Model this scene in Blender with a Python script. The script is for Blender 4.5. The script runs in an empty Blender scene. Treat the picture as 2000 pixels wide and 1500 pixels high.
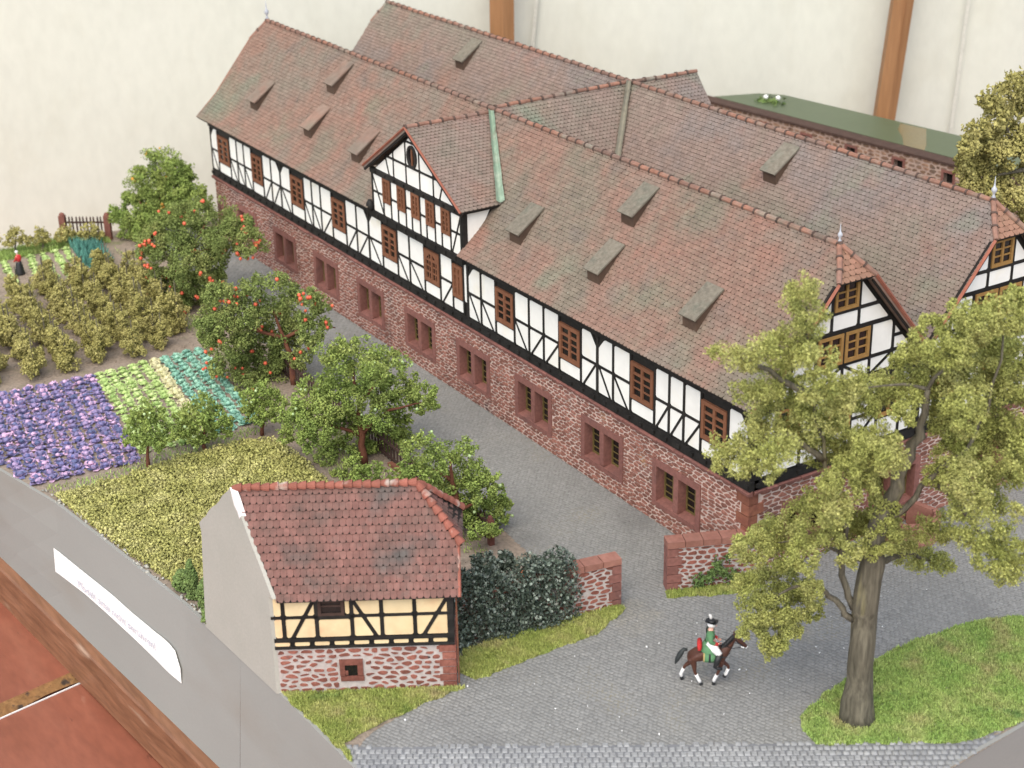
import bpy, math, random
import numpy as np
from mathutils import Vector, Matrix

# ------------------------------------------------------------------ camera, light, exposure
scene = bpy.context.scene
COL = scene.collection
CAM = Vector((39.24, -34.12, 30.66))
R3 = Matrix(((0.5376154, -0.33359587, 0.77439233),
             (0.84297311, 0.23348344, -0.48464608),
             (-0.01913185, 0.9133451, 0.40673664)))
cam_data = bpy.data.cameras.new("camera")
cam_data.sensor_width = 36.0
cam_data.lens = 36.0 * 3287.0 / 2000.0
cam_data.clip_end = 2000.0
cam_data.dof.use_dof = True
cam_data.dof.focus_distance = 62.0
cam_data.dof.aperture_fstop = 0.31
cam = bpy.data.objects.new("camera", cam_data)
cam.matrix_world = Matrix.Translation(CAM) @ R3.to_4x4()
COL.objects.link(cam)
scene.camera = cam

SUN_DIR = Vector((0.50, -0.56, 0.95)).normalized()      # towards the light
world = bpy.data.worlds.new("World")
scene.world = world
world.use_nodes = True
wn = world.node_tree
sky = wn.nodes.new("ShaderNodeTexSky")
sky.sky_type = 'NISHITA'
sky.sun_disc = False
sky.sun_elevation = math.asin(SUN_DIR.z)
sky.sun_rotation = math.atan2(SUN_DIR.x, SUN_DIR.y)
sky.air_density = 0.8
sky.dust_density = 2.4
sky.ozone_density = 0.4
wn.nodes["Background"].inputs[1].default_value = 0.15
wn.links.new(sky.outputs[0], wn.nodes["Background"].inputs[0])
sun_data = bpy.data.lights.new("sun", 'SUN')
sun_data.energy = 1.35
sun_data.angle = math.radians(85)
sun_data.color = (1.0, 0.955, 0.80)
sun = bpy.data.objects.new("sun", sun_data)
sun.rotation_euler = SUN_DIR.to_track_quat('Z', 'Y').to_euler()
COL.objects.link(sun)
scene.view_settings.view_transform = 'Standard'
scene.view_settings.look = 'None'
scene.view_settings.exposure = 0.95
scene.view_settings.gamma = 1.0

rnd = random.Random(7)
nrng = np.random.default_rng(11)

# ------------------------------------------------------------------ materials
def mat(name, cols, scale=0.5, rough=0.85, var=0.12, grain=0.10, gscale=6.0, bump=0.0, bscale=12.0,
        spec=0.25, detail=4.0, byvar=0.0, stretch=(1, 1, 1), stain=None, contrast=0.22, local=False):
    """Procedural material: a ramp of the colours over a position noise, fine grain, and a random lightness for each piece."""
    m = bpy.data.materials.new(name)
    m.use_nodes = True
    nt = m.node_tree
    N, L = nt.nodes, nt.links
    b = N["Principled BSDF"]
    b.inputs["Roughness"].default_value = rough
    b.inputs["Specular IOR Level"].default_value = spec
    if local:
        src = N.new("ShaderNodeTexCoord").outputs["Object"]
    else:
        src = N.new("ShaderNodeNewGeometry").outputs["Position"]
    mp = N.new("ShaderNodeMapping")
    mp.inputs["Scale"].default_value = stretch
    L.new(src, mp.inputs["Vector"])
    pos = mp.outputs[0]
    n1 = N.new("ShaderNodeTexNoise")
    n1.inputs["Scale"].default_value = scale
    n1.inputs["Detail"].default_value = detail
    n1.inputs["Roughness"].default_value = 0.6
    L.new(pos, n1.inputs["Vector"])
    r = N.new("ShaderNodeValToRGB")
    fac_in = r.inputs[0]
    el = r.color_ramp.elements
    k = len(cols)
    lo, hi = 0.5 - contrast, 0.5 + contrast
    for i, c in enumerate(cols):
        p = lo + (hi - lo) * (i / max(1, k - 1))
        e = el[i] if i < 2 else el.new(p)
        e.position = p
        e.color = (*c, 1)
    if k == 1:
        el[1].color = (*cols[0], 1)
    col = r.outputs[0]
    at = N.new("ShaderNodeAttribute"); at.attribute_name = "var"
    oi = N.new("ShaderNodeObjectInfo")
    ad = N.new("ShaderNodeMath"); ad.operation = 'ADD'
    L.new(at.outputs["Fac"], ad.inputs[0]); L.new(oi.outputs["Random"], ad.inputs[1])
    fr = N.new("ShaderNodeMath"); fr.operation = 'FRACT'
    L.new(ad.outputs[0], fr.inputs[0])
    if byvar > 0:                   # the colour itself differs from piece to piece
        mv = N.new("ShaderNodeMix"); mv.data_type = 'FLOAT'; mv.inputs[0].default_value = byvar
        mr0 = N.new("ShaderNodeMapRange"); mr0.inputs["To Min"].default_value = .5 - contrast; mr0.inputs["To Max"].default_value = .5 + contrast
        L.new(fr.outputs[0], mr0.inputs["Value"])
        L.new(n1.outputs["Fac"], mv.inputs[2]); L.new(mr0.outputs[0], mv.inputs[3]); L.new(mv.outputs[0], fac_in)
    else:
        L.new(n1.outputs["Fac"], fac_in)
    n2 = N.new("ShaderNodeTexNoise")
    n2.inputs["Scale"].default_value = gscale
    n2.inputs["Detail"].default_value = 3.0
    L.new(pos, n2.inputs["Vector"])
    m1 = N.new("ShaderNodeMapRange")
    m1.inputs["To Min"].default_value = 1 - var; m1.inputs["To Max"].default_value = 1 + var
    L.new(fr.outputs[0], m1.inputs["Value"])
    m2 = N.new("ShaderNodeMapRange")
    m2.inputs["From Min"].default_value = 0.3; m2.inputs["From Max"].default_value = 0.7
    m2.inputs["To Min"].default_value = 1 - grain; m2.inputs["To Max"].default_value = 1 + grain
    L.new(n2.outputs["Fac"], m2.inputs["Value"])
    mu = N.new("ShaderNodeMath"); mu.operation = 'MULTIPLY'
    L.new(m1.outputs[0], mu.inputs[0]); L.new(m2.outputs[0], mu.inputs[1])
    if stain:                       # (colour, scale, lo, hi): patches of dirt, moss or wear with a shape of their own
        for (sc_col, sc, slo, shi) in stain:
            n3 = N.new("ShaderNodeTexNoise")
            n3.inputs["Scale"].default_value = sc
            n3.inputs["Detail"].default_value = 5.0
            ofs = N.new("ShaderNodeVectorMath"); ofs.operation = 'ADD'
            ofs.inputs[1].default_value = (17.3 * sc, 5.1, 9.7)
            L.new(pos, ofs.inputs[0]); L.new(ofs.outputs[0], n3.inputs["Vector"])
            mr = N.new("ShaderNodeMapRange")
            mr.inputs["From Min"].default_value = slo; mr.inputs["From Max"].default_value = shi
            L.new(n3.outputs["Fac"], mr.inputs["Value"])
            mx = N.new("ShaderNodeMix"); mx.data_type = 'RGBA'
            L.new(mr.outputs[0], mx.inputs[0]); L.new(col, mx.inputs[6])
            mx.inputs[7].default_value = (*sc_col, 1)
            col = mx.outputs[2]
    hs = N.new("ShaderNodeHueSaturation")
    L.new(mu.outputs[0], hs.inputs["Value"]); L.new(col, hs.inputs["Color"])
    L.new(hs.outputs[0], b.inputs["Base Color"])
    if bump > 0:
        n4 = N.new("ShaderNodeTexNoise")
        n4.inputs["Scale"].default_value = bscale
        n4.inputs["Detail"].default_value = 4.0
        L.new(pos, n4.inputs["Vector"])
        bp = N.new("ShaderNodeBump")
        bp.inputs["Strength"].default_value = bump
        bp.inputs["Distance"].default_value = 0.05
        L.new(n4.outputs["Fac"], bp.inputs["Height"])
        L.new(bp.outputs[0], b.inputs["Normal"])
    return m

M = {}
M['roof'] = mat('weathered_roof_tile', [(.168, .15, .11), (.19, .155, .118), (.235, .145, .11), (.20, .158, .125), (.182, .167, .127)], scale=.2, var=.08, grain=.12, gscale=3.0,
                stain=[((.265, .125, .092), .33, .57, .76), ((.17, .185, .133), .27, .58, .76), ((.145, .125, .108), .5, .60, .82), ((.30, .28, .22), 2.6, .72, .80)], bump=.25, bscale=9)
M['roof_rear'] = mat('greyed_roof_tile', [(.18, .166, .125), (.205, .17, .135), (.225, .165, .135), (.20, .165, .146), (.192, .178, .138)], scale=.2, var=.08, grain=.12, gscale=3.0,
                     stain=[((.27, .145, .108), .3, .58, .78), ((.18, .205, .15), .25, .58, .76), ((.30, .28, .22), 2.6, .72, .80)], bump=.25, bscale=9)
M['roof_hut'] = mat('red_beaver_tail_tile', [(.115, .078, .066), (.165, .092, .076), (.20, .10, .083), (.155, .104, .088)], scale=.9, var=.13, grain=.14, gscale=5.0,
                     stain=[((.10, .088, .08), .7, .56, .74)], bump=.25, bscale=14)
M['hip'] = mat('ochre_hip_tile', [(.24, .145, .095), (.30, .16, .11)], scale=1.2, var=.12)
M['ridge'] = mat('ridge_tile_clay', [(.165, .125, .10), (.205, .13, .102), (.27, .135, .092), (.19, .145, .115)], scale=.28, var=.15, grain=.16, gscale=5,
                 stain=[((.23, .215, .17), .6, .55, .72)])
M['ventlid'] = mat('mossy_vent_lid', [(.155, .14, .108), (.175, .155, .12), (.145, .145, .112)], scale=1.2, var=.12, grain=.2, gscale=6, bump=.3)
M['ventside'] = mat('brown_vent_front', [(.075, .048, .034), (.10, .065, .045)], scale=2.0, var=.15)
M['ridge_hut'] = mat('red_ridge_tile', [(.22, .085, .06), (.30, .105, .075)], scale=.9, var=.15, stain=[((.40, .33, .28), 1.6, .57, .70)])
M['collar'] = mat('ridge_mortar', [(.075, .055, .045), (.11, .07, .055)], scale=1.0)
M['verge'] = mat('verge_tile_edge', [(.25, .085, .055), (.30, .12, .08)], scale=.9)
M['copper'] = mat('verdigris_copper', [(.30, .40, .30), (.22, .30, .22), (.34, .40, .31)], scale=1.3, var=.05, stain=[((.17, .14, .10), 1.5, .54, .70)], rough=.6)
M['lead'] = mat('weathered_lead_strip', [(.26, .24, .18), (.20, .19, .15)], scale=1.2, stain=[((.17, .15, .11), 2.0, .50, .70)])
M['timber'] = mat('tarred_timber', [(.013, .012, .011), (.022, .020, .018)], scale=1.5, var=.25, rough=.6, grain=.2)
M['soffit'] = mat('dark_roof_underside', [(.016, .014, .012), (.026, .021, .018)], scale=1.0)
M['infill'] = mat('limewashed_infill', [(.79, .775, .715), (.82, .81, .755)], scale=.8, var=.035, grain=.03, gscale=2.5, stain=[((.76, .70, .55), .6, .58, .82)])
M['infill_hut'] = mat('ochre_infill', [(.66, .50, .28), (.70, .58, .36)], scale=.7, var=.05, grain=.05, gscale=3, stain=[((.68, .42, .24), 1.3, .55, .80)])
M['mortar'] = mat('pale_pink_mortar', [(.50, .385, .33), (.55, .435, .375)], scale=1.5, grain=.15, bump=.3, stain=[((.34, .265, .235), .7, .55, .75)])
M['mortar_hut'] = mat('grey_lime_mortar', [(.42, .365, .34), (.48, .43, .40)], scale=1.5, grain=.12, bump=.4)
M['stone'] = mat('red_sandstone_rubble', [(.178, .08, .06), (.232, .105, .078), (.265, .122, .09)], scale=.8, var=.24, grain=.2, gscale=9, bump=.35, bscale=16,
                 stain=[((.135, .09, .08), .55, .58, .74), ((.28, .155, .085), .9, .66, .78)])
M['stone_hut'] = mat('hut_rubble_stone', [(.17, .062, .045), (.23, .085, .062), (.26, .105, .075)], scale=1.2, var=.28, grain=.2, gscale=9, bump=.4, bscale=16,
                     stain=[((.05, .045, .05), 1.9, .68, .74)])
M['stone_grey'] = mat('courtyard_rubble', [(.17, .10, .075), (.24, .15, .10), (.15, .12, .10)], scale=1.5, var=.35, grain=.2)
M['mortar_grey'] = mat('courtyard_mortar', [(.42, .30, .25), (.47, .36, .30)], scale=1.0)
M['sandstone'] = mat('dressed_red_sandstone', [(.195, .085, .07), (.235, .105, .085)], scale=1.3, var=.12, grain=.16, gscale=8, bump=.25, stain=[((.15, .075, .065), .8, .55, .75), ((.36, .25, .21), 2.2, .70, .80)])
M['quoin'] = mat('ochre_red_quoin', [(.24, .10, .055), (.21, .075, .055)], scale=1.0, var=.2, grain=.16, bump=.3)
M['coping'] = mat('coping_stone', [(.30, .145, .11), (.26, .115, .085)], scale=2.0, var=.12, grain=.12, bump=.25)
M['winframe'] = mat('brown_window_frame', [(.175, .072, .036), (.21, .09, .048)], scale=2.0, var=.08)
M['ochreframe'] = mat('ochre_window_frame', [(.33, .19, .06), (.29, .16, .052)], scale=2.0, var=.08)
M['oliveframe'] = mat('olive_casement', [(.15, .11, .037), (.125, .09, .032)], scale=2.0, var=.08)
M['glass'] = mat('dark_window_glass', [(.008, .008, .009), (.02, .018, .016)], scale=1.2, rough=.12, spec=.5)
M['board'] = mat('grey_painted_board', [(.262, .263, .243), (.285, .285, .263)], scale=.25, var=.03, grain=.02, gscale=20, stretch=(.4, .4, 1), rough=.7, stain=[((.25, .235, .205), .3, .52, .75), ((.31, .305, .28), .5, .66, .78)])
M['plaster'] = mat('grey_plaster_gable', [(.365, .36, .315), (.395, .385, .34)], scale=.6, var=.02, grain=.05, gscale=14, bump=.1)
M['chip'] = mat('bare_white_gypsum', [(.78, .76, .74)], scale=3)
M['paper'] = mat('white_paper', [(.86, .86, .83)], var=.0, grain=.01)
M['ink'] = mat('faded_print', [(.47, .47, .54)], var=.0)
M['traywood'] = mat('reddish_tray_wood', [(.145, .065, .032), (.21, .098, .05), (.265, .13, .072)], scale=.9, var=.04, grain=.2, gscale=3, stretch=(.22, 2.2, 2.2), rough=.5, spec=.4, bump=.12, stain=[((.38, .27, .19), .9, .66, .80)])
M['tablered'] = mat('red_brown_table_paint', [(.205, .066, .036), (.24, .08, .046), (.265, .098, .058)], scale=.35, var=.04, grain=.10, gscale=2.2, stretch=(.5, 1.6, 1), rough=.5, spec=.4, bump=.06, stain=[((.10, .035, .02), 1.4, .70, .78), ((.36, .19, .13), 1.0, .70, .86)])
M['barewood'] = mat('worn_bare_edge', [(.27, .15, .06), (.21, .105, .04)], scale=2.0, grain=.25, stain=[((.06, .04, .028), 2.0, .56, .66)])
M['cloth'] = mat('cream_tent_cloth', [(.565, .568, .488), (.59, .59, .512)], scale=.12, var=.0, grain=.03, gscale=1.6, stretch=(1, 1, .6), rough=.95, spec=.05, bump=.6, bscale=1.3, stain=[((.545, .54, .455), .35, .56, .80)])
M['seam'] = mat('cloth_seam', [(.53, .52, .45)], var=0.0)
M['polewood'] = mat('brown_pole_wood', [(.255, .125, .052), (.30, .155, .07)], scale=1.0, var=.03, grain=.1, stretch=(1.5, 1.5, .08), rough=.55, spec=.3, stain=[((.20, .085, .03), .5, .58, .75)])
M['greenboard'] = mat('green_lacquer_board', [(.066, .092, .046), (.078, .105, .055)], scale=.15, rough=.38, spec=.4, var=.0, grain=.05, gscale=2, bump=.06, bscale=1.0)
M['soil'] = mat('dry_garden_soil', [(.225, .18, .14), (.265, .215, .17), (.19, .155, .12)], scale=.9, grain=.2, gscale=7, bump=.6, bscale=10, stain=[((.17, .165, .09), .8, .60, .74)])
M['lane'] = mat('grey_lane_bed', [(.175, .175, .165), (.205, .204, .192)], scale=.4, grain=.12, gscale=5, bump=.4, bscale=20, stain=[((.26, .24, .18), .35, .58, .76)])
M['cobble'] = mat('grey_cobble', [(.20, .20, .188), (.235, .235, .222), (.21, .21, .20)], scale=.3, var=.075, grain=.11, gscale=8, rough=.7,
                  stain=[((.145, .145, .14), .22, .58, .76), ((.28, .255, .19), .26, .62, .80)])
M['stripcobble'] = mat('pale_strip_cobble', [(.265, .27, .268), (.305, .31, .305)], scale=.5, var=.10, grain=.1, gscale=8, rough=.65, stain=[((.19, .195, .20), .45, .56, .74)])
M['stripbed'] = mat('strip_joint', [(.15, .155, .163), (.19, .195, .20)], scale=.5, grain=.1)
M['grass'] = mat('static_grass', [(.25, .39, .10), (.33, .44, .13), (.42, .46, .18)], scale=.9, var=.30, grain=.15, rough=.9, spec=.1, stain=[((.40, .37, .17), .75, .56, .74), ((.17, .29, .09), 1.1, .60, .74)])
M['grassy'] = mat('yellow_static_grass', [(.28, .35, .085), (.37, .41, .12), (.47, .45, .18)], scale=.9, var=.30, grain=.15, rough=.9, spec=.1, stain=[((.44, .38, .19), 1.0, .58, .74), ((.19, .28, .08), 1.2, .58, .74)])
M['turf'] = mat('turf_base', [(.20, .26, .075), (.26, .28, .10)], scale=1.2, grain=.2, gscale=9)
M['fieldfoam'] = mat('mustard_field_foliage', [(.30, .30, .095), (.39, .38, .135), (.48, .455, .20)], scale=1.1, var=.34, grain=.15, rough=.9, spec=.1)
M['vinefoam'] = mat('olive_vine_foliage', [(.27, .25, .08), (.34, .31, .11), (.40, .36, .145)], scale=.8, var=.32, grain=.18, rough=.9, spec=.1)
M['bigfoam'] = mat('olive_tree_foliage', [(.29, .32, .085), (.36, .375, .115), (.44, .43, .16)], scale=.7, var=.32, grain=.15, rough=.9, spec=.12)
M['greenfoam'] = mat('fruit_tree_foliage', [(.155, .225, .055), (.225, .295, .075), (.30, .345, .10)], scale=.8, var=.38, grain=.2, rough=.85, spec=.15)
M['berryfoam'] = mat('berry_tree_foliage', [(.15, .20, .06), (.205, .255, .075), (.275, .29, .10)], scale=.8, var=.38, grain=.2, rough=.85, spec=.15)
M['ivyleaf'] = mat('dark_ivy_leaf', [(.035, .056, .040), (.075, .10, .075), (.19, .225, .185)], scale=2.0, var=.5, grain=.2, rough=.32, spec=.5, byvar=.65)
M['conifer'] = mat('conifer_foliage', [(.10, .165, .05), (.16, .22, .07)], scale=1.0, var=.35)
M['bark'] = mat('grey_brown_bark', [(.08, .073, .052), (.12, .107, .077), (.165, .15, .108)], scale=2.2, var=.05, grain=.3, gscale=5, stretch=(2.5, 2.5, .25), bump=.7, bscale=4, stain=[((.20, .18, .10), 1.2, .60, .72)])
M['redbark'] = mat('red_brown_bark', [(.13, .05, .03), (.17, .07, .04)], scale=2.0, bump=.4)
M['berry'] = mat('orange_red_berry', [(.62, .095, .045), (.72, .15, .07)], scale=1.0, var=.2, rough=.4, spec=.5)
M['applegreen'] = mat('pale_green_apple', [(.36, .50, .22), (.42, .52, .26)], scale=1.0, var=.15, rough=.4)
M['lettuce'] = mat('lettuce_leaf', [(.28, .43, .13), (.40, .52, .19), (.54, .58, .32)], scale=2.5, var=.18, grain=.15, byvar=.5)
M['creamcab'] = mat('cream_cabbage_leaf', [(.50, .50, .26), (.60, .55, .36)], scale=2.5, var=.2)
M['tealcab'] = mat('teal_cabbage_leaf', [(.16, .35, .28), (.24, .46, .35), (.38, .56, .41)], scale=2.5, var=.2, byvar=.5)
M['purplecab'] = mat('purple_cabbage_leaf', [(.09, .115, .235), (.16, .18, .335), (.30, .235, .40), (.11, .125, .275), (.50, .33, .45), (.40, .26, .39)], scale=2.2, var=.28, grain=.2, contrast=.3, detail=2, byvar=.8)
M['leek'] = mat('blue_green_leek', [(.075, .23, .19), (.13, .31, .25)], scale=1.5, var=.4)
M['fencewood'] = mat('dark_fence_wood', [(.05, .03, .024), (.075, .045, .036)], scale=2.0, var=.2)
M['redpost'] = mat('brown_red_post', [(.17, .068, .05), (.20, .085, .065)], scale=2.0, bump=.3)
M['zinc'] = mat('silver_finial', [(.36, .38, .42), (.5, .52, .55)], scale=3.0, rough=.35, spec=.6)
M['horse'] = mat('bay_horse_coat', [(.065, .025, .016), (.095, .038, .024)], scale=2.0, var=.0, rough=.5, spec=.35)
M['black'] = mat('black_paint', [(.014, .015, .016), (.022, .022, .023)], scale=3.0, rough=.45, spec=.4)
M['tailhair'] = mat('dark_grey_horse_hair', [(.03, .036, .036), (.045, .05, .05)], scale=4.0, rough=.55)
M['white'] = mat('white_paint', [(.80, .79, .77)], scale=3.0, rough=.6)
M['skin'] = mat('skin_paint', [(.72, .43, .34), (.70, .38, .30)], scale=4.0)
M['greencoat'] = mat('green_coat_cloth', [(.09, .21, .10), (.115, .25, .125)], scale=4.0)
M['redcloth'] = mat('red_cloth', [(.40, .025, .025), (.46, .04, .038)], scale=4.0)
M['gold'] = mat('yellow_braid', [(.50, .38, .16)], scale=4.0)
M['leafred'] = mat('orange_dry_leaf', [(.62, .22, .11), (.55, .17, .08)], scale=3.0)
M['speck'] = mat('white_dust_fleck', [(.82, .82, .80)], scale=3.0)
M['goldfruit'] = mat('orange_yellow_fruit', [(.55, .25, .04), (.60, .32, .07)], scale=1.0, var=.2, rough=.4)

# ------------------------------------------------------------------ helpers
def put(name, me, m=None, parent=None, mats=None):
    """Link a mesh whose vertices are in world coordinates as one object, below its thing or part."""
    if mats:
        for x in mats: me.materials.append(x)
    elif m is not None and len(me.materials) == 0:
        me.materials.append(m)
    o = bpy.data.objects.new(name, me)
    COL.objects.link(o)
    if parent is not None:
        o.parent = parent
        if parent.type == 'EMPTY':
            o.location = -Vector(parent.location)
    return o

def place(name, me, parent, mw):
    """Link shared mesh data at a world matrix, below parent."""
    o = bpy.data.objects.new(name, me)
    COL.objects.link(o)
    if parent is not None:
        o.parent = parent
        off = -Vector(parent.location) if parent.type == 'EMPTY' else Vector((0, 0, 0))
        o.matrix_local = Matrix.Translation(off) @ mw
    else:
        o.matrix_world = mw
    return o

def tag(o, label=None, cat=None, group=None, kind=None):
    if label: o['label'] = label
    if cat: o['category'] = cat
    if group: o['group'] = group
    if kind: o['kind'] = kind
    return o

def thing(name, loc, label, cat, group=None):
    o = bpy.data.objects.new(name, None)
    o.location = loc
    o.empty_display_size = 0.3
    COL.objects.link(o)
    return tag(o, label, cat, group)

class MB:
    def __init__(self):
        self.v, self.f, self.var, self.mi = [], [], [], []
    def add(self, vs, fs, var=0.0, mi=0):
        b = len(self.v)
        self.v.extend([tuple(p) for p in vs])
        for f in fs:
            self.f.append(tuple(i + b for i in f)); self.var.append(var); self.mi.append(mi)
    def box(self, x0, x1, y0, y1, z0, z1, var=0.0, mi=0):
        self.add([(x0, y0, z0), (x1, y0, z0), (x1, y1, z0), (x0, y1, z0), (x0, y0, z1), (x1, y0, z1), (x1, y1, z1), (x0, y1, z1)],
                 [(0, 3, 2, 1), (4, 5, 6, 7), (0, 1, 5, 4), (1, 2, 6, 5), (2, 3, 7, 6), (3, 0, 4, 7)], var, mi)
    def slab(self, poly, n, t0, t1, var=0.0, mi=0):
        """Prism of a planar 3-D polygon from offset t0 to t1 along n (outline counter-clockwise seen from n)."""
        n = Vector(n); k = len(poly)
        a = [Vector(p) + n * t0 for p in poly]; b = [Vector(p) + n * t1 for p in poly]
        self.add(a + b, [tuple(range(k - 1, -1, -1)), tuple(range(k, 2 * k))] + [(i, (i + 1) % k, k + (i + 1) % k, k + i) for i in range(k)], var, mi)
    def beam(self, p, q, n, w, t0, t1, var=0.0, mi=0):
        """Straight timber of width w from p to q lying on a plane with normal n."""
        p, q, n = Vector(p), Vector(q), Vector(n)
        s = n.cross(q - p).normalized() * (w / 2)
        self.slab([p - s, q - s, q + s, p + s], n, t0, t1, var, mi)
    def tube(self, pts, rad, sides=6, var=0.0, mi=0, cap=True):
        pts = [Vector(p) for p in pts]
        rings = []
        up0 = None
        for i, p in enumerate(pts):
            d = (pts[min(i + 1, len(pts) - 1)] - pts[max(i - 1, 0)]).normalized()
            if up0 is None or abs(d.dot(up0)) > .95:
                up0 = Vector((0, 0, 1)) if abs(d.z) < .9 else Vector((1, 0, 0))
            a = d.cross(up0).normalized(); c = a.cross(d)
            r = rad[i] if isinstance(rad, (list, tuple)) else rad
            rings.append([p + (a * math.cos(2 * math.pi * k / sides) + c * math.sin(2 * math.pi * k / sides)) * r for k in range(sides)])
        vs = [v for r_ in rings for v in r_]
        fs = []
        for i in range(len(rings) - 1):
            for k in range(sides):
                fs.append((i * sides + k, (i + 1) * sides + k, (i + 1) * sides + (k + 1) % sides, i * sides + (k + 1) % sides))
        if cap:
            fs.append(tuple(range(sides))); fs.append(tuple((len(rings) - 1) * sides + k for k in range(sides - 1, -1, -1)))
        self.add(vs, fs, var, mi)
    def lathe(self, c, prof, sides=10, var=0.0, mi=0):
        c = Vector(c); vs = []; fs = []
        for (r, z) in prof:
            for k in range(sides):
                a = 2 * math.pi * k / sides
                vs.append(c + Vector((r * math.cos(a), r * math.sin(a), z)))
        for i in range(len(prof) - 1):
            for k in range(sides):
                fs.append((i * sides + k, i * sides + (k + 1) % sides, (i + 1) * sides + (k + 1) % sides, (i + 1) * sides + k))
        fs.append(tuple(range(sides - 1, -1, -1))); fs.append(tuple((len(prof) - 1) * sides + k for k in range(sides)))
        self.add(vs, fs, var, mi)
    def mesh(self, name, smooth=False):
        me = bpy.data.meshes.new(name)
        me.from_pydata(self.v, [], self.f)
        if any(self.var):
            a = me.attributes.new("var", 'FLOAT', 'FACE'); a.data.foreach_set("value", self.var)
        if any(self.mi): me.polygons.foreach_set("material_index", self.mi)
        if smooth: me.polygons.foreach_set("use_smooth", [True] * len(self.f))
        me.update()
        return me
    def build(self, name, m, parent=None, mats=None, smooth=False):
        return put(name, self.mesh(name, smooth), m, parent, mats)

def np_mesh(name, verts, faces, var=None, smooth=False):
    """verts (n,3), faces (m,k) all of one size."""
    me = bpy.data.meshes.new(name)
    verts = np.ascontiguousarray(verts, dtype=np.float32); faces = np.ascontiguousarray(faces, dtype=np.int32)
    n, (m, k) = len(verts), faces.shape
    me.vertices.add(n); me.vertices.foreach_set("co", verts.ravel())
    me.loops.add(m * k); me.loops.foreach_set("vertex_index", faces.ravel())
    me.polygons.add(m)
    me.polygons.foreach_set("loop_start", np.arange(0, m * k, k, dtype=np.int32))
    if var is not None:
        a = me.attributes.new("var", 'FLOAT', 'FACE'); a.data.foreach_set("value", np.ascontiguousarray(var, dtype=np.float32))
    if smooth: me.polygons.foreach_set("use_smooth", np.ones(m, dtype=bool))
    me.update(calc_edges=True)
    return me

def rand_rot(n, g):
    q = g.normal(size=(n, 4)); q /= np.linalg.norm(q, axis=1)[:, None]
    w, x, y, z = q.T
    return np.stack([np.stack([1 - 2 * (y * y + z * z), 2 * (x * y - z * w), 2 * (x * z + y * w)], 1),
                     np.stack([2 * (x * y + z * w), 1 - 2 * (x * x + z * z), 2 * (y * z - x * w)], 1),
                     np.stack([2 * (x * z - y * w), 2 * (y * z + x * w), 1 - 2 * (x * x + y * y)], 1)], 1)

OCT = np.array([(1, 0, 0), (-1, 0, 0), (0, 1, 0), (0, -1, 0), (0, 0, 1), (0, 0, -1)], float)
OCTF = np.array([(0, 2, 4), (2, 1, 4), (1, 3, 4), (3, 0, 4), (2, 0, 5), (1, 2, 5), (3, 1, 5), (0, 3, 5)])

def crumb_mesh(name, cen, size, g, aniso=.5):
    """Foam-like foliage: one small random octahedral crumb at every centre."""
    n = len(cen)
    loc = OCT[None] * (1 + aniso * g.uniform(-1, 1, (n, 1, 3))) + g.normal(0, .18, (n, 6, 3))
    v = np.einsum('nij,nkj->nki', rand_rot(n, g), loc) * np.asarray(size).reshape(-1, 1, 1) + cen[:, None, :]
    f = (OCTF[None] + 6 * np.arange(n)[:, None, None]).reshape(-1, 3)
    return np_mesh(name, v.reshape(-1, 3), f, np.repeat(g.random(n), 8))

def leaf_mesh(name, cen, size, g, nrm=None, ratio=.6):
    """Small folded leaves (two triangles each side of the midrib) at every centre."""
    n = len(cen)
    base = np.array([(0, -1, 0), (ratio, 0, .25), (0, 1, 0), (-ratio, 0, .25)], float)
    v = np.einsum('nij,kj->nki', rand_rot(n, g), base) * np.asarray(size).reshape(-1, 1, 1) + cen[:, None, :]
    f = (np.array([(0, 1, 2), (0, 2, 3)])[None] + 4 * np.arange(n)[:, None, None]).reshape(-1, 3)
    return np_mesh(name, v.reshape(-1, 3), f, np.repeat(g.random(n), 2))

def blob_points(blobs, dens, g, shell=.45, lump=.28):
    """Points through the outer part of a set of spheres, broken up by small lumps and twig-like fingers."""
    out = []
    for (x, y, z, r) in blobs:
        n = max(12, int(dens * r * r))
        k = max(6, int(14 + 10 * r))
        d = g.normal(size=(k, 3)); d /= np.linalg.norm(d, axis=1)[:, None]
        d[:, 2] = d[:, 2] * .85 + .08
        rr = r * g.uniform(.45, 1.02, k)
        sub = d * rr[:, None]
        idx = g.integers(0, k, n)
        e = g.normal(size=(n, 3)); e /= np.linalg.norm(e, axis=1)[:, None]
        p = sub[idx] + e * (r * lump * g.uniform(.35, 1.25, n) ** .7)[:, None]
        out.append(p + np.array((x, y, z)))
    return np.concatenate(out)

def in_poly(pts, poly):
    x, y = pts[:, 0], pts[:, 1]; c = np.zeros(len(pts), bool); k = len(poly)
    for i in range(k):
        (x0, y0), (x1, y1) = poly[i], poly[(i + 1) % k]
        if y0 == y1: continue
        c ^= ((y0 > y) != (y1 > y)) & (x < (x1 - x0) * (y - y0) / (y1 - y0) + x0)
    return c

def scatter(poly, n, g):
    P = np.array(poly); lo, hi = P.min(0), P.max(0)
    p = g.uniform(lo, hi, (int(n * 2.5) + 50, 2))
    return p[in_poly(p, poly)][:n]

def area(poly):
    return 0.5 * sum(poly[i][0] * poly[(i + 1) % len(poly)][1] - poly[(i + 1) % len(poly)][0] * poly[i][1] for i in range(len(poly)))

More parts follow.
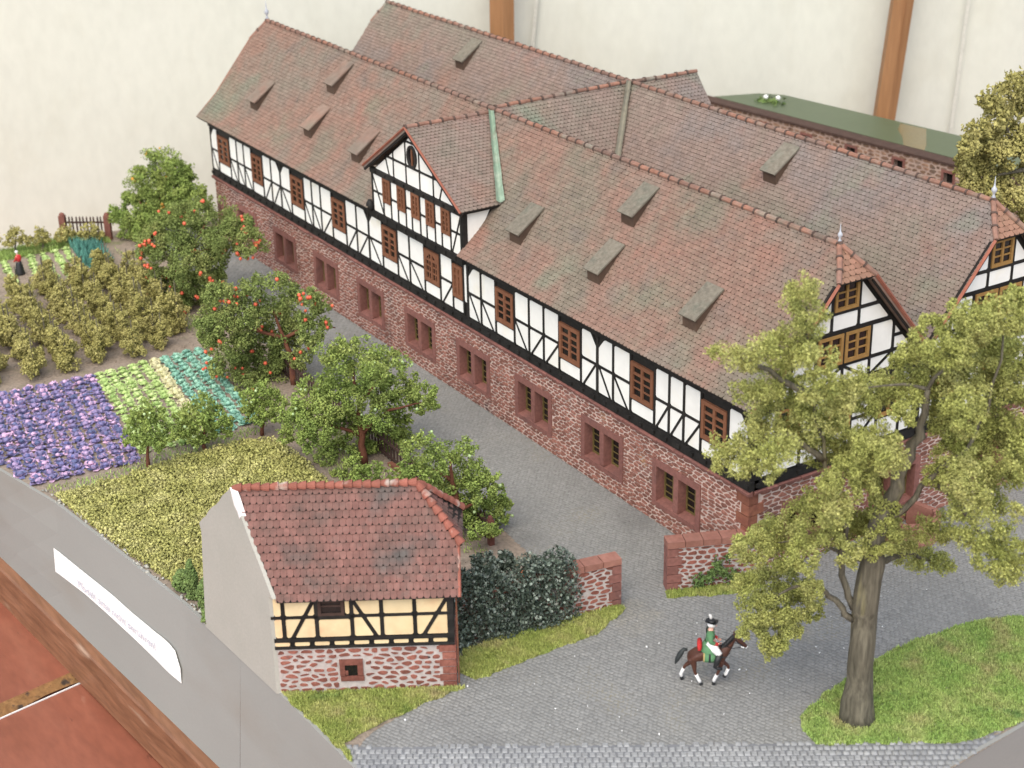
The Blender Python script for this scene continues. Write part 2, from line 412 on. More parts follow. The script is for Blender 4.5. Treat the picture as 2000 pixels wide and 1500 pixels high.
def clip(poly, a, b, c):
    """Keep the side a*x + b*y <= c of a convex 2-D polygon."""
    out = []
    for i in range(len(poly)):
        p, q = poly[i], poly[(i + 1) % len(poly)]
        dp, dq = a * p[0] + b * p[1] - c, a * q[0] + b * q[1] - c
        if dp <= 0: out.append(p)
        if (dp < 0 < dq) or (dq < 0 < dp):
            t = dp / (dp - dq); out.append((p[0] + (q[0] - p[0]) * t, p[1] + (q[1] - p[1]) * t))
    return out

def inset(poly, d):
    """Inset a convex counter-clockwise polygon by d."""
    res = list(poly)
    for i in range(len(poly)):
        (x0, y0), (x1, y1) = poly[i], poly[(i + 1) % len(poly)]
        l = math.hypot(x1 - x0, y1 - y0)
        if l < 1e-6: continue
        nx, ny = (y1 - y0) / l, -(x1 - x0) / l        # outward for ccw
        res = clip(res, nx, ny, nx * x0 + ny * y0 - d)
        if len(res) < 3: return []
    return res

def ccw(poly):
    return poly if area(poly) > 0 else poly[::-1]

def rubble(u0, u1, z0, z1, w, h, holes, g, gap=.022):
    """Irregular rubble stones: an anisotropic Voronoi pattern clipped to the wall and away from its openings."""
    nu, nz = max(1, int(round((u1 - u0) / w))), max(1, int(round((z1 - z0) / h)))
    dw, dh = (u1 - u0) / nu, (z1 - z0) / nz
    seeds = {}
    for j in range(nz):
        for i in range(-1, nu + 1):
            seeds[(i, j)] = (u0 + (i + .5 + .5 * (j % 2) + g.uniform(-.42, .42)) * dw, z0 + (j + .5 + g.uniform(-.30, .30)) * dh)
    out = []
    for (i, j), s in seeds.items():
        if not (u0 - dw < s[0] < u1 + dw): continue
        poly = [(max(u0, s[0] - 2 * dw), max(z0, s[1] - 2 * dh)), (min(u1, s[0] + 2 * dw), max(z0, s[1] - 2 * dh)),
                (min(u1, s[0] + 2 * dw), min(z1, s[1] + 2 * dh)), (max(u0, s[0] - 2 * dw), min(z1, s[1] + 2 * dh))]
        if poly[0][0] >= poly[1][0] - .02: continue
        for dj in (-2, -1, 0, 1, 2):
            for di in (-2, -1, 0, 1, 2):
                o = seeds.get((i + di, j + dj))
                if o is None or (di == 0 and dj == 0): continue
                ax, ay = (o[0] - s[0]) / dw ** 2, (o[1] - s[1]) / dh ** 2
                poly = clip(poly, ax, ay, ax * (o[0] + s[0]) / 2 + ay * (o[1] + s[1]) / 2)
                if len(poly) < 3: break
            if len(poly) < 3: break
        if len(poly) < 3: continue
        dead = False
        for (a0, a1, b0, b1) in holes:
            xs = [p[0] for p in poly]; ys = [p[1] for p in poly]
            if max(xs) <= a0 or min(xs) >= a1 or max(ys) <= b0 or min(ys) >= b1: continue
            c = [clip(poly, 1, 0, a0), clip(poly, -1, 0, -a1), clip(poly, 0, 1, b0), clip(poly, 0, -1, -b1)]
            c = [q for q in c if len(q) >= 3]
            if not c: dead = True; break
            poly = max(c, key=lambda q: abs(area(q)))
        if dead: continue
        poly = inset(ccw(poly), gap * g.uniform(.7, 1.5))
        if len(poly) < 3 or abs(area(poly)) < .15 * w * h: continue
        rp = []                                        # one round of corner cutting
        for k in range(len(poly)):
            p, q = poly[k], poly[(k + 1) % len(poly)]
            rp.append((p[0] * .76 + q[0] * .24, p[1] * .76 + q[1] * .24)); rp.append((p[0] * .24 + q[0] * .76, p[1] * .24 + q[1] * .76))
        out.append(rp)
    return out

def stone_geo(poly, fmap, g, t=.035):
    """A proud stone on a wall: fmap(u, z, d) gives the world point at depth d in front of the wall."""
    k = len(poly); cx = sum(p[0] for p in poly) / k; cz = sum(p[1] for p in poly) / k
    t = t * g.uniform(.6, 1.3)
    a = [fmap(p[0], p[1], -.01) for p in poly]
    s = .86
    b = [fmap(cx + (p[0] - cx) * s, cz + (p[1] - cz) * s, t + g.uniform(-.006, .006)) for p in poly]
    return a + b, [(i, (i + 1) % k, k + (i + 1) % k, k + i) for i in range(k)] + [tuple(range(k, 2 * k))]

def wall_stones(items, m, parent, limit, name='stone', massname='far_stones'):
    """items: (verts, faces). The nearest `limit` become parts of their own, the rest one mass."""
    items = sorted(items, key=lambda it: (Vector(it[0][0]) - CAM).length)
    for vs, fs in items[:limit]:
        b = MB(); b.add(vs, fs); b.build(name, m, parent)
    if len(items) > limit:
        b = MB()
        for vs, fs in items[limit:]: b.add(vs, fs, rnd.random())
        tag(b.build(massname, m, parent), kind='stuff')

# --- roof tiles
def tiles_on(poly, O, U, Vv, Nn, w, e, g, rounded=True, h=.05):
    """Rows of overlapping flat tiles on a convex 2-D polygon (u, v) of a roof plane; v runs up the slope."""
    out = []
    vmin = min(p[1] for p in poly); vmax = max(p[1] for p in poly)
    rows = max(1, int(round((vmax - vmin) / e))); e = (vmax - vmin) / rows
    for j in range(rows):
        v = vmin + j * e; vm = v + e * .5
        xs = []
        for i in range(len(poly)):
            p, q = poly[i], poly[(i + 1) % len(poly)]
            if (p[1] - vm) * (q[1] - vm) < 0:
                xs.append(p[0] + (q[0] - p[0]) * (vm - p[1]) / (q[1] - p[1]))
        if len(xs) < 2: continue
        a, b = min(xs), max(xs)
        if b - a < .05: continue
        x = math.floor(a / w) * w + (w / 2 if j % 2 else 0) - w
        hr = h * g.uniform(.9, 1.1)
        while x < b:
            x0, x1 = max(a, x), min(b, x + w); x += w
            if x1 - x0 < w * .2: continue
            c, hw = (x0 + x1) / 2, (x1 - x0) / 2 - .003
            hh = hr + g.uniform(-.010, .012); sk = g.uniform(-.012, .012)
            top = e * 1.08
            if rounded:
                pts = [(-hw, top, .012), (hw, top, .012), (hw, e * .36, hh), (hw * .58, e * .06 + sk, hh), (-hw * .58, e * .06, hh), (-hw, e * .36, hh)]
                rim = [(hw, e * .36, 0), (hw * .58, e * .06 + sk, 0), (-hw * .58, e * .06, 0), (-hw, e * .36, 0)]
                fs = [(0, 5, 4, 3, 2, 1), (2, 3, 7, 6), (3, 4, 8, 7), (4, 5, 9, 8)]
            else:
                pts = [(-hw, top, .012), (hw, top, .012), (hw, sk, hh), (-hw, 0, hh)]
                rim = [(hw, sk, 0), (-hw, 0, 0)]
                fs = [(0, 3, 2, 1), (2, 3, 5, 4)]
            out.append(([O + U * (c + p[0]) + Vv * (v + p[1]) + Nn * p[2] for p in pts + rim], fs))
    return out

def slope_frame(o, u, p):
    """Roof plane through o with horizontal direction u and another point p further up: origin, u, v, normal, and a 2-D mapper."""
    O = Vector(o); U = Vector(u).normalized(); d = Vector(p) - O
    V = (d - U * d.dot(U)).normalized(); N = U.cross(V)
    if N.z < 0: N = -N
    return O, U, V, N, (lambda q: ((Vector(q) - O).dot(U), (Vector(q) - O).dot(V)))

SEG = 6
def ridge_mesh(name, length, rad, mats):
    b = MB()
    def half(x0, x1, r0, r1, mi):
        vs = []
        for x, r_ in ((x0, r0), (x1, r1)):
            for k in range(SEG + 1):
                a = math.radians(-25) + math.radians(230) * k / SEG
                vs.append((x, r_ * math.cos(a), r_ * math.sin(a)))
        fs = [(k, k + 1, SEG + 2 + k, SEG + 1 + k) for k in range(SEG)]
        fs += [tuple(range(SEG, -1, -1)), tuple(range(SEG + 1, 2 * SEG + 2))]
        b.add(vs, fs, 0, mi)
    half(0, length, rad, rad * .86, 0)
    half(-.035, .05, rad * 1.25, rad * 1.28, 1)
    me = b.mesh(name)
    for m in mats: me.materials.append(m)
    return me

def ridge_line(a, b, me, length, parent, name='ridge_tile'):
    a, b = Vector(a), Vector(b); n = max(1, int(round((b - a).length / length))); d = (b - a) / n
    x = d.normalized(); y = Vector((0, 0, 1)).cross(x).normalized(); z = x.cross(y)
    for i in range(n):
        p = a + d * i
        mw = Matrix(((x.x, y.x, z.x, p.x), (x.y, y.y, z.y, p.y), (x.z, y.z, z.z, p.z + rnd.uniform(-.015, .015)), (0, 0, 0, 1)))
        mw = mw @ Matrix.Diagonal((d.length / length, 1, 1, 1)) @ Matrix.Rotation(rnd.uniform(-.03, .03), 4, 'Z')
        place(name, me, parent, mw)

# ------------------------------------------------------------------ setting: table, model base, cloth, ground
EDGE = [(12.0, -6.2), (5.2, -16.35), (1.8, -16.53), (-2.95, -16.71), (-9.57, -17.1), (-15.82, -17.88), (-19.61, -18.38), (-23.75, -19.33), (-33.0, -21.6)]
BASE_BOTTOM = -5.2

def ybot(x): return -17.5 + (x + 6.9) * (1.87 / 19.11)
def ytop(x): return float(np.interp(x, [p[0] for p in EDGE[::-1]], [p[1] for p in EDGE[::-1]]))

# table with its painted planks
tb = thing('table', (-16, -24, -7.2), 'red-brown painted plank table with worn bare edges under the model', 'table')
gdir = Vector((-18.03 + 17.40, -18.68 + 22.28, 0)).normalized()
gn = Vector((gdir.y, -gdir.x, 0))                     # across the planks
g0 = Vector((-17.40, -22.28, 0))
def plank(o0, o1, z, name='plank', edge=None):
    a = g0 + gn * o0 - gdir * 45; b = g0 + gn * o1 - gdir * 45
    c = g0 + gn * o1 + gdir * 85; d = g0 + gn * o0 + gdir * 85
    k = MB(); P = [Vector((p.x, p.y, z)) for p in (a, b, c, d)]
    k.slab(P, (0, 0, 1), -.9, 0)
    o = k.build(name, M['tablered'], tb)
    return o
plank(-60, -18.0, -7.0); plank(-17.8, -.62, -7.0); plank(.16, 17.0, -7.12); plank(17.2, 60, -7.05)
k = MB()                                              # the chipped chamfer that shows bare wood along the gap
n = 60
for i in range(n):
    t0, t1 = -30 + i, -29 + i
    w0 = .50 + .10 * math.sin(i * 1.7); w1 = .50 + .10 * math.sin((i + 1) * 1.7)
    p = [g0 + gn * (-.66) + gdir * t0, g0 + gn * (-.66) + gdir * t1, g0 + gn * (-.66 + w1) + gdir * t1, g0 + gn * (-.66 + w0) + gdir * t0]
    k.add([(p[0].x, p[0].y, -6.985), (p[1].x, p[1].y, -6.985), (p[2].x, p[2].y, -7.22), (p[3].x, p[3].y, -7.22)], [(0, 1, 2, 3)])
k.build('worn_edge', M['barewood'], tb)
k = MB()
a = g0 + gn * .10 - gdir * 30; b = g0 + gn * .10 + gdir * 40; c = b + gn * .10; d = a + gn * .045
c = b + gn * .045
k.slab([(a.x, a.y, -7.1), (d.x, d.y, -7.1), (c.x, c.y, -7.1), (b.x, b.y, -7.1)], (0, 0, 1), -.1, .02)
k.build('white_paint_edge', M['white'], tb)
k = MB(); k.box(-160, 120, -160, 160, -46, -45)
tag(k.build('floor', mat('plain_floor', [(.26, .235, .20)], scale=.2)), kind='structure')

# dry root fibre lying on the lower plank
k = MB()
k.tube([(-13.9, -24.3, -7.08), (-13.5, -23.9, -7.02), (-13.0, -23.75, -7.0), (-12.4, -23.75, -6.98), (-11.95, -23.95, -7.02), (-11.75, -24.3, -7.08)], [.02, .05, .06, .05, .04, .015], 5)
k.tube([(-13.3, -23.83, -7.0), (-13.1, -23.3, -7.02), (-12.9, -23.0, -7.06)], [.03, .025, .01], 4)
k.tube([(-12.9, -23.75, -7.0), (-12.6, -23.4, -7.03), (-12.35, -23.3, -7.06)], [.03, .02, .01], 4)
tag(k.build('dry_root', mat('pale_root', [(.55, .40, .28)], scale=2)), 'small pale forked root fibre lying on the red table planks', 'root')

# wooden tray rail along the foot of the model
rail = thing('tray_rail', (-15, -19.2, -7.0), 'varnished reddish wooden rail along the foot of the grey model base', 'wooden rail')
k = MB()
xs = [12, 4, -4, -12, -20, -28, -38, -50]
for i in range(len(xs) - 1):
    x0, x1 = xs[i], xs[i + 1]
    prof = [(0.30, -5.02), (-.34, -5.06), (-.42, -5.15), (-.42, -7.0), (.30, -7.0)]
    vs = [(x, ybot(x) + dy, z) for x in (x0, x1) for dy, z in prof]
    k.add(vs, [(j, j + 1, 6 + j, 5 + j) for j in range(4)] + ([tuple(range(5))] if i == 0 else []) + ([tuple(range(9, 4, -1))] if i == len(xs) - 2 else []))
k.build('rail', M['traywood'], rail)

# the model base: grey boards round the ground
base = thing('model_base', (-18, -2, BASE_BOTTOM), 'grey painted board box that carries the whole village model', 'model base')
def board(pts, name='side_board', straight=True):
    k = MB(); rows = 4
    for i in range(len(pts) - 1):
        (xa, ya), (xb, yb) = pts[i], pts[i + 1]
        for r in range(rows):
            f0, f1 = r / rows, (r + 1) / rows
            z0, z1 = .03 + (BASE_BOTTOM - .03) * f0, .03 + (BASE_BOTTOM - .03) * f1
            q = []
            for (x, y, f, z) in ((xa, ya, f0, z0), (xb, yb, f0, z0), (xb, yb, f1, z1), (xa, ya, f1, z1)):
                q.append((x, y + ((ybot(x) - y) * f if straight else 0), z))
            k.add(q, [(0, 1, 2, 3)])
    # a thin top edge
    for i in range(len(pts) - 1):
        a, b = Vector((*pts[i], 0)), Vector((*pts[i + 1], 0)); d = (b - a).normalized(); nn = Vector((d.y, -d.x, 0))
        if (Vector((-18, 2, 0)) - a).dot(nn) < 0: nn = -nn
        k.add([(a.x, a.y, .03), (b.x, b.y, .03), (b.x + nn.x * .13, b.y + nn.y * .13, .035), (a.x + nn.x * .13, a.y + nn.y * .13, .035)], [(0, 1, 2, 3)])
    return k.build(name, M['board'], base)
def dens(pts):
    out = [pts[0]]
    for a, b in zip(pts[:-1], pts[1:]):
        n_ = max(1, int(math.hypot(b[0] - a[0], b[1] - a[1]) / 1.5))
        out += [(a[0] + (b[0] - a[0]) * t / n_, a[1] + (b[1] - a[1]) * t / n_) for t in range(1, n_ + 1)]
    return out
board(dens([(-5.57, ytop(-5.57))] + [p for p in EDGE if p[0] < -5.6] + [(-50.8, -24.0)]))
board(dens([(5.2, -16.35), (1.8, -16.53), (-2.95, -16.71), (-5.545, ytop(-5.545) - .012)]))
board(dens([(5.2, -16.35), (12.0, -6.2)]), straight=False)
board(dens([(12.0, -6.2), (11.62, -1.9), (11.42, 1.4), (11.1, 8.0), (10.4, 40.0)]), straight=False)

# paper notice on the base
note = thing('paper_notice', (-14, -18, -2.6), 'white paper strip notice with faint print on the grey model base', 'notice')
top = [(-19.98, -2.05), (-17.65, -2.01), (-15.11, -1.94), (-13.48, -1.98), (-11.91, -1.95), (-10.77, -1.88), (-10.21, -1.96), (-9.95, -2.12), (-9.75, -2.5)]
bot = [(-19.92, -3.10), (-17.3, -2.94), (-15.15, -2.95), (-13.09, -2.99), (-11.51, -3.06), (-10.74, -3.12), (-9.73, -3.09)]
def on_board(x, z, off=.03):
    f = min(1, max(0, -z / 5.2)); return (x, ytop(x) + (ybot(x) - ytop(x)) * f - off, z)
k = MB()
N_ = 24
row = []
for i in range(N_ + 1):
    t = i / N_; x = -19.98 + (10.23) * t
    zt = float(np.interp(x, [p[0] for p in top], [p[1] for p in top])); zb = float(np.interp(x, [p[0] for p in bot], [p[1] for p in bot]))
    lift = .05 + .05 * max(0, t - .75) * 4
    row.append((on_board(x, zt, lift), on_board(x, zb, .045)))
vs = [p for r_ in row for p in r_]
k.add(vs, [(2 * i, 2 * i + 1, 2 * i + 3, 2 * i + 2) for i in range(N_)])
pb = k.build('paper', M['paper'], note)
sol = pb.modifiers.new("thickness", 'SOLIDIFY'); sol.thickness = .015; sol.offset = -1
fc = bpy.data.curves.new('lettering', 'FONT')
fc.body = "Modell bitte nicht ber\u00fchren!"
fc.size = .70; fc.extrude = 0.002; fc.align_x = 'LEFT'
fo = bpy.data.objects.new('lettering', fc)
COL.objects.link(fo)
p0, p1 = Vector(on_board(-17.85, -2.80, .105)), Vector(on_board(-11.55, -2.62, .105))
xd = (p1 - p0).normalized(); zd = Vector((0, 0, 1)); zd = (zd - xd * zd.dot(xd)).normalized(); nd = xd.cross(zd)
bpy.context.view_layer.update()
wd = max(.1, fo.dimensions.x)
sc_ = (p1 - p0).length / wd
fo_mat = Matrix.Translation(-Vector(note.location)) @ Matrix(((xd.x, zd.x, nd.x, p0.x), (xd.y, zd.y, nd.y, p0.y), (xd.z, zd.z, nd.z, p0.z), (0, 0, 0, 1))) @ Matrix.Diagonal((sc_, .68, 1, 1))
fc.materials.append(M['ink'])
bpy.context.view_layer.update()
lm = bpy.data.meshes.new_from_object(fo.evaluated_get(bpy.context.evaluated_depsgraph_get()))
bpy.data.objects.remove(fo); lm.name = 'lettering'
if not lm.materials: lm.materials.append(M['ink'])
fo = bpy.data.objects.new('lettering', lm); COL.objects.link(fo); fo.parent = note; fo.matrix_local = fo_mat

# cloth behind, with soft folds, and the tent poles in front of it
vd = Vector((-.8477, .5305, 0)); sd = Vector((.5305, .8477, 0))     # away from the viewpoint, and along the cloth
c0 = Vector((39.24, -34.12, 0)) + vd * 104
nu, nv = 260, 40
us = np.linspace(-105, 105, nu); zs = np.linspace(-44, 70, nv)
UU, ZZ = np.meshgrid(us, zs, indexing='ij')
fold = .10 * np.sin(UU * .21 + .6) + .06 * np.sin(UU * .55 + ZZ * .03) + np.where(UU > 2, .10 * np.sin(UU * 1.15 + ZZ * .02) * np.clip((UU - 2) / 10, 0, 1), 0)
fold += .05 * np.sin(ZZ * .4 + UU * .13)
P3 = np.stack([c0.x + sd.x * UU + vd.x * fold, c0.y + sd.y * UU + vd.y * fold, ZZ], -1).reshape(-1, 3)
I = np.arange(nu * nv).reshape(nu, nv)
F = np.stack([I[:-1, :-1], I[1:, :-1], I[1:, 1:], I[:-1, 1:]], -1).reshape(-1, 4)
cl = thing('tent_cloth', (c0.x, c0.y, -44), 'cream cloth wall hanging behind the whole model', 'cloth')
put('cloth', np_mesh('cloth', P3, F, smooth=True), M['cloth'], cl)
for uu, lean in ((2.18, -.10), (28.63, -.046)):
    k = MB()
    for i in range(30):
        z0, z1 = -10 + i * 2, -8 + i * 2
        q = []
        for z, s in ((z0, -.1), (z0, .1), (z1, .1), (z1, -.1)):
            p = c0 + sd * (uu + s - lean * (z - 12)) - vd * .32
            q.append((p.x, p.y, z))
        k.add(q, [(0, 1, 2, 3)])
    k.build('seam', M['seam'], cl)
def pole(name, u, w, lean, label, z0=-20, z1=45):
    k = MB(); q = []
    for z in (z0, z1):
        for a, b in ((-w / 2, 0), (w * .05, -.35), (w / 2, -.1), (w / 2, .8), (-w / 2, .8)):
            p = c0 - vd * 2.2 + sd * (u + lean * (z - 10) + a) + vd * b
            q.append((p.x, p.y, z))
    k.add(q, [(i, (i + 1) % 5, 5 + (i + 1) % 5, 5 + i) for i in range(5)] + [tuple(range(4, -1, -1)), tuple(range(5, 10))])
    o = k.build(name, M['polewood'])
    return tag(o, label, 'pole', 'wooden tent poles')
pole('tent_pole', -.14, 1.47, .01, 'upright brown wooden pole behind the middle of the rear roof ridge')
pole('tent_pole', 24.07, 1.2, .082, 'leaning brown wooden pole behind the green board')

# ground
ground_poly = [(5.2, -16.35), (1.8, -16.53)] + [p for p in EDGE if p[0] < 0] + [(-50.9, -25.0), (-50.7, -12.0), (-50.2, -3.0), (-50.0, 40.0), (10.4, 40.0), (11.42, 1.4), (12.0, -6.2)]
k = MB()
k.add([(x, y, 0) for x, y in ground_poly], [tuple(range(len(ground_poly)))])
tag(k.build('ground', M['soil']), kind='structure')

LANE = [(0.0, 16.0), (-0.2, -0.02), (-46.2, -0.02), (-49.5, -1.5), (-49.5, -3.2), (-40, -4.2), (-26, -4.9), (-8, -5.1), (-3.6, -5.4), (-2.6, -6.4), (-2.2, -11.0), (-0.25, -11.7),
        (.55, -15.2), (1.0, -15.93), (11.12, -.46), (11.3, 2.0), (10.8, 24.0), (0.0, 24.0)]
LANE = LANE[::-1]
k = MB(); k.add([(x, y, .012) for x, y in LANE], [tuple(range(len(LANE)))])
tag(k.build('lane', M['lane']), kind='structure')
STRIP = [(.55, -16.5), (1.0, -15.93), (11.12, -.46), (11.3, .6), (11.62, -1.9), (12.0, -6.2), (5.2, -16.35)]
k = MB(); k.add([(x, y, .016) for x, y in STRIP[::-1]], [tuple(range(len(STRIP)))])
tag(k.build('street_strip', M['stripbed']), kind='structure')

def cobbles(poly, su, sv, ang, g, h, jit=.14, gap=.12, arc=0.0):
    P = np.array(poly); c = P.mean(0); R = np.abs(P - c).max() * 1.5
    iu, iv = np.arange(-R, R, su), np.arange(-R, R, sv)
    A, B = np.meshgrid(iu, iv, indexing='ij')
    A = A + (np.arange(len(iv)) % 2)[None, :] * su * .5
    A = A + g.uniform(-jit, jit, A.shape) * su; B = B + g.uniform(-jit, jit, B.shape) * sv
    if arc: B = B + arc * np.sin(A * 1.1)
    ca, sa = math.cos(ang), math.sin(ang)
    X = c[0] + A * ca - B * sa; Y = c[1] + A * sa + B * ca
    pts = np.stack([X.ravel(), Y.ravel()], 1)
    pts = pts[in_poly(pts, poly)]
    n = len(pts)
    cor = np.array([(-.5, -.5), (.5, -.5), (.5, .5), (-.5, .5)])
    def ring(s, z):
        q = cor[None] * np.array((su, sv)) * s + g.uniform(-.06, .06, (n, 4, 2)) * min(su, sv)
        x = pts[:, None, 0] + q[..., 0] * ca - q[..., 1] * sa; y = pts[:, None, 1] + q[..., 0] * sa + q[..., 1] * ca
        return np.stack([x, y, np.broadcast_to(z, (n, 4))], -1)
    hh = .014 + h * g.uniform(.7, 1.2, (n, 1))
    V = np.concatenate([ring(1 - gap, np.full((n, 1), .012)), ring((1 - gap) * .74, hh)], 1)
    f = np.array([(4, 5, 6, 7), (0, 1, 5, 4), (1, 2, 6, 5), (2, 3, 7, 6), (3, 0, 4, 7)])
    return V, f, pts
def cobble_obj(name, V, f, m, parent=None):
    n = len(V); F_ = (f[None] + 8 * np.arange(n)[:, None, None]).reshape(-1, 4)
    return put(name, np_mesh(name, V.reshape(-1, 3), F_, np.repeat(nrng.random(n), 5)), m, parent)

sang = math.atan2(15.47, 10.12)
lane_near = [p for p in LANE]
V, f, pts = cobbles(LANE, .158, .145, 0.35, nrng, .012, arc=.06)
near = pts[:, 0] > -27
lane_obj = bpy.data.objects['lane']
tag(cobble_obj('lane_cobbles', V[near], f, M['cobble'], lane_obj), kind='stuff')
V, f, pts = cobbles(LANE, .24, .22, 0.35, nrng, .018, arc=.06)
far_ = pts[:, 0] <= -27
tag(cobble_obj('far_lane_cobbles', V[far_], f, M['cobble'], lane_obj), kind='stuff')
V, f, pts = cobbles(STRIP, .21, .25, sang, nrng, .04, jit=.06, gap=.16)
d2 = np.linalg.norm(pts - np.array((39.24, -34.12)), axis=1)
vis = np.array([(R3.transposed() @ (Vector((p[0], p[1], 0)) - CAM)) for p in pts])
py = 750 - 3287 * vis[:, 1] / -vis[:, 2]
show = py < 1500
idx = np.where(show)[0]; idx = idx[np.argsort(d2[idx])][:300]
strip_obj = bpy.data.objects['street_strip']
single = np.zeros(len(pts), bool); single[idx] = True
for i in idx:
    k = MB(); k.add(V[i], [tuple(q) for q in f], rnd.random()); k.build('cobblestone', M['stripcobble'], strip_obj)
tag(cobble_obj('strip_cobbles', V[~single], f, M['stripcobble'], strip_obj), kind='stuff')

# ------------------------------------------------------------------ the manor: two parallel wings under one cross roof
LX = -45.96
yA, zA, yB, zB = 3.9, 11.59, 11.45, 11.66
SL = 1.171
yV = (yA + yB) / 2; zV = zA - SL * (yV - yA)
xR = -22.75
house = thing('manor_house', (-23, 7.7, 0), 'long half-timbered manor with red stone ground floor, twin tiled roofs and cross gable', 'house')
X1, Y1, Z1 = Vector((1, 0, 0)), Vector((0, 1, 0)), Vector((0, 0, 1))

def fbox(b, F, u0, u1, z0, z1, d0, d1, var=0, mi=0):
    q = [F(u, z, d) for d in (d0, d1) for (u, z) in ((u0, z0), (u1, z0), (u1, z1), (u0, z1))]
    b.add(q, [(3, 2, 1, 0), (4, 5, 6, 7), (0, 1, 5, 4), (1, 2, 6, 5), (2, 3, 7, 6), (3, 0, 4, 7)], var, mi)

def front(u, z, d): return (u, -d, z)                    # facade plane, d out of the wall
def gable(u, z, d): return (d, u, z)                     # near end wall
def fbeam(F, p, q, w, d0, d1, name, m, parent):
    a = Vector((p[0], p[1])); c = Vector((q[0], q[1])); t = (c - a).normalized(); s = Vector((-t.y, t.x)) * (w / 2)
    poly = [a - s, c - s, c + s, a + s]
    b = MB(); lo = [F(v.x, v.y, d0) for v in poly]; hi = [F(v.x, v.y, d1) for v in poly]
    b.add(lo + hi, [(3, 2, 1, 0), (4, 5, 6, 7)] + [(i, (i + 1) % 4, 4 + (i + 1) % 4, 4 + i) for i in range(4)])
    return b.build(name, m, parent)
def fpanel(F, poly, d0, d1, name, m, parent):
    k = len(poly); b = MB(); c = inset(poly, .018)
    lo = [F(p[0], p[1], d0) for p in poly]; hi = [F(p[0], p[1], d1) for p in poly]
    b.add(lo + hi, [tuple(range(k, 2 * k))] + [(i, (i + 1) % k, k + (i + 1) % k, k + i) for i in range(k)], rnd.random())
    return b.build(name, m, parent)
def round_corners(poly, r=.055):
    out = []; k = len(poly)
    for i in range(k):
        p0, p, p1 = Vector(poly[i - 1]), Vector(poly[i]), Vector(poly[(i + 1) % k])
        a = (p0 - p); c = (p1 - p)
        ra = min(r, a.length * .3); rc = min(r, c.length * .3)
        if a.length < 1e-4 or c.length < 1e-4: out.append(tuple(p)); continue
        out.append(tuple(p + a.normalized() * ra)); out.append(tuple(p + c.normalized() * rc))
    return out
def cell_panels(F, poly, braces, parent, m, d0, d1, pad=.06, bw=.11):
    """White infill panels of one timber cell, split by its braces."""
    polys = [inset(ccw(list(poly)), pad)]
    for (p, q) in braces:
        nx, ny = -(q[1] - p[1]), (q[0] - p[0]); l = math.hypot(nx, ny); nx /= l; ny /= l; c = nx * p[0] + ny * p[1]
        nxt = []
        for pl in polys:
            if len(pl) < 3: continue
            for a, b_, cc in ((nx, ny, c - bw / 2), (-nx, -ny, -c - bw / 2)):
                r_ = clip(pl, a, b_, cc)
                if len(r_) >= 3 and abs(area(r_)) > .012: nxt.append(r_)
        polys = nxt
    for pl in polys:
        if len(pl) >= 3 and abs(area(pl)) > .012: fpanel(F, round_corners(ccw(pl)), d0, d1, 'infill_panel', m, parent)
def rect(u0, u1, z0, z1): return [(u0, z0), (u1, z0), (u1, z1), (u0, z1)]

def casement(F, u0, u1, z0, z1, d, parent, m, cols=2, rows=(1, 3), border=.12, bar=.05, name='window', arched=False):
    """Window: frame with mullion, transom and glazing bars as one part, the glass behind it as its sub-part."""
    b = MB(); t = .07
    fbox(b, F, u0, u0 + border, z0, z1, d - .03, d + t); fbox(b, F, u1 - border, u1, z0, z1, d - .03, d + t)
    fbox(b, F, u0 + border, u1 - border, z0, z0 + border * 1.1, d - .03, d + t); fbox(b, F, u0 + border, u1 - border, z1 - border, z1, d - .03, d + t)
    um = (u0 + u1) / 2
    iz0, iz1 = z0 + border * 1.1, z1 - border
    fbox(b, F, um - border * .42, um + border * .42, iz0, iz1, d - .025, d + t * .8)
    tot = sum(rows); zz = iz0
    heights = []
    for n_ in rows[::-1]:
        heights.append((iz1 - iz0) * n_ / tot)
    zc = iz0
    for si, (n_, hgt) in enumerate(zip(rows[::-1], heights)):
        for r_ in range(1, n_):
            zz = zc + hgt * r_ / n_
            for a_, c_ in ((u0 + border, um - border * .42), (um + border * .42, u1 - border)):
                fbox(b, F, a_, c_, zz - bar / 2, zz + bar / 2, d - .02, d + t * .5)
        zc += hgt
        if si < len(rows) - 1:
            for a_, c_ in ((u0 + border, um - border * .42), (um + border * .42, u1 - border)):
                fbox(b, F, a_, c_, zc - bar * .9, zc + bar * .9, d - .025, d + t * .7)
    if cols == 4:
        for a_, c_ in ((u0 + border, um - border * .42), (um + border * .42, u1 - border)):
            fbox(b, F, (a_ + c_) / 2 - bar * .4, (a_ + c_) / 2 + bar * .4, iz0, iz1, d - .02, d + t * .45)
    if arched:
        w = (u1 - u0) / 2 - border
        for s in (-1, 1):
            for k_ in range(5):
                x0, x1 = k_ / 5, (k_ + 1) / 5
                f0, f1 = 1 - x0 ** 2 * .9, 1 - x1 ** 2 * .9
                zlo0, zlo1 = iz1 - .38 * (1 - f0), iz1 - .38 * (1 - f1)
                q = [(um + s * w * x0, zlo0), (um + s * w * x1, zlo1), (um + s * w * x1, iz1), (um + s * w * x0, iz1)]
                if abs(zlo1 - iz1) < .005: continue
                b.add([F(p[0], p[1], d + t * .9) for p in q], [(0, 1, 2, 3)])
    w_ = b.build(name, m, parent)
    g_ = MB(); fbox(g_, F, u0 + .03, u1 - .03, z0 + .03, z1 - .03, d - .06, d - .012)
    g_.build('glass', M['glass'], w_)
    return w_

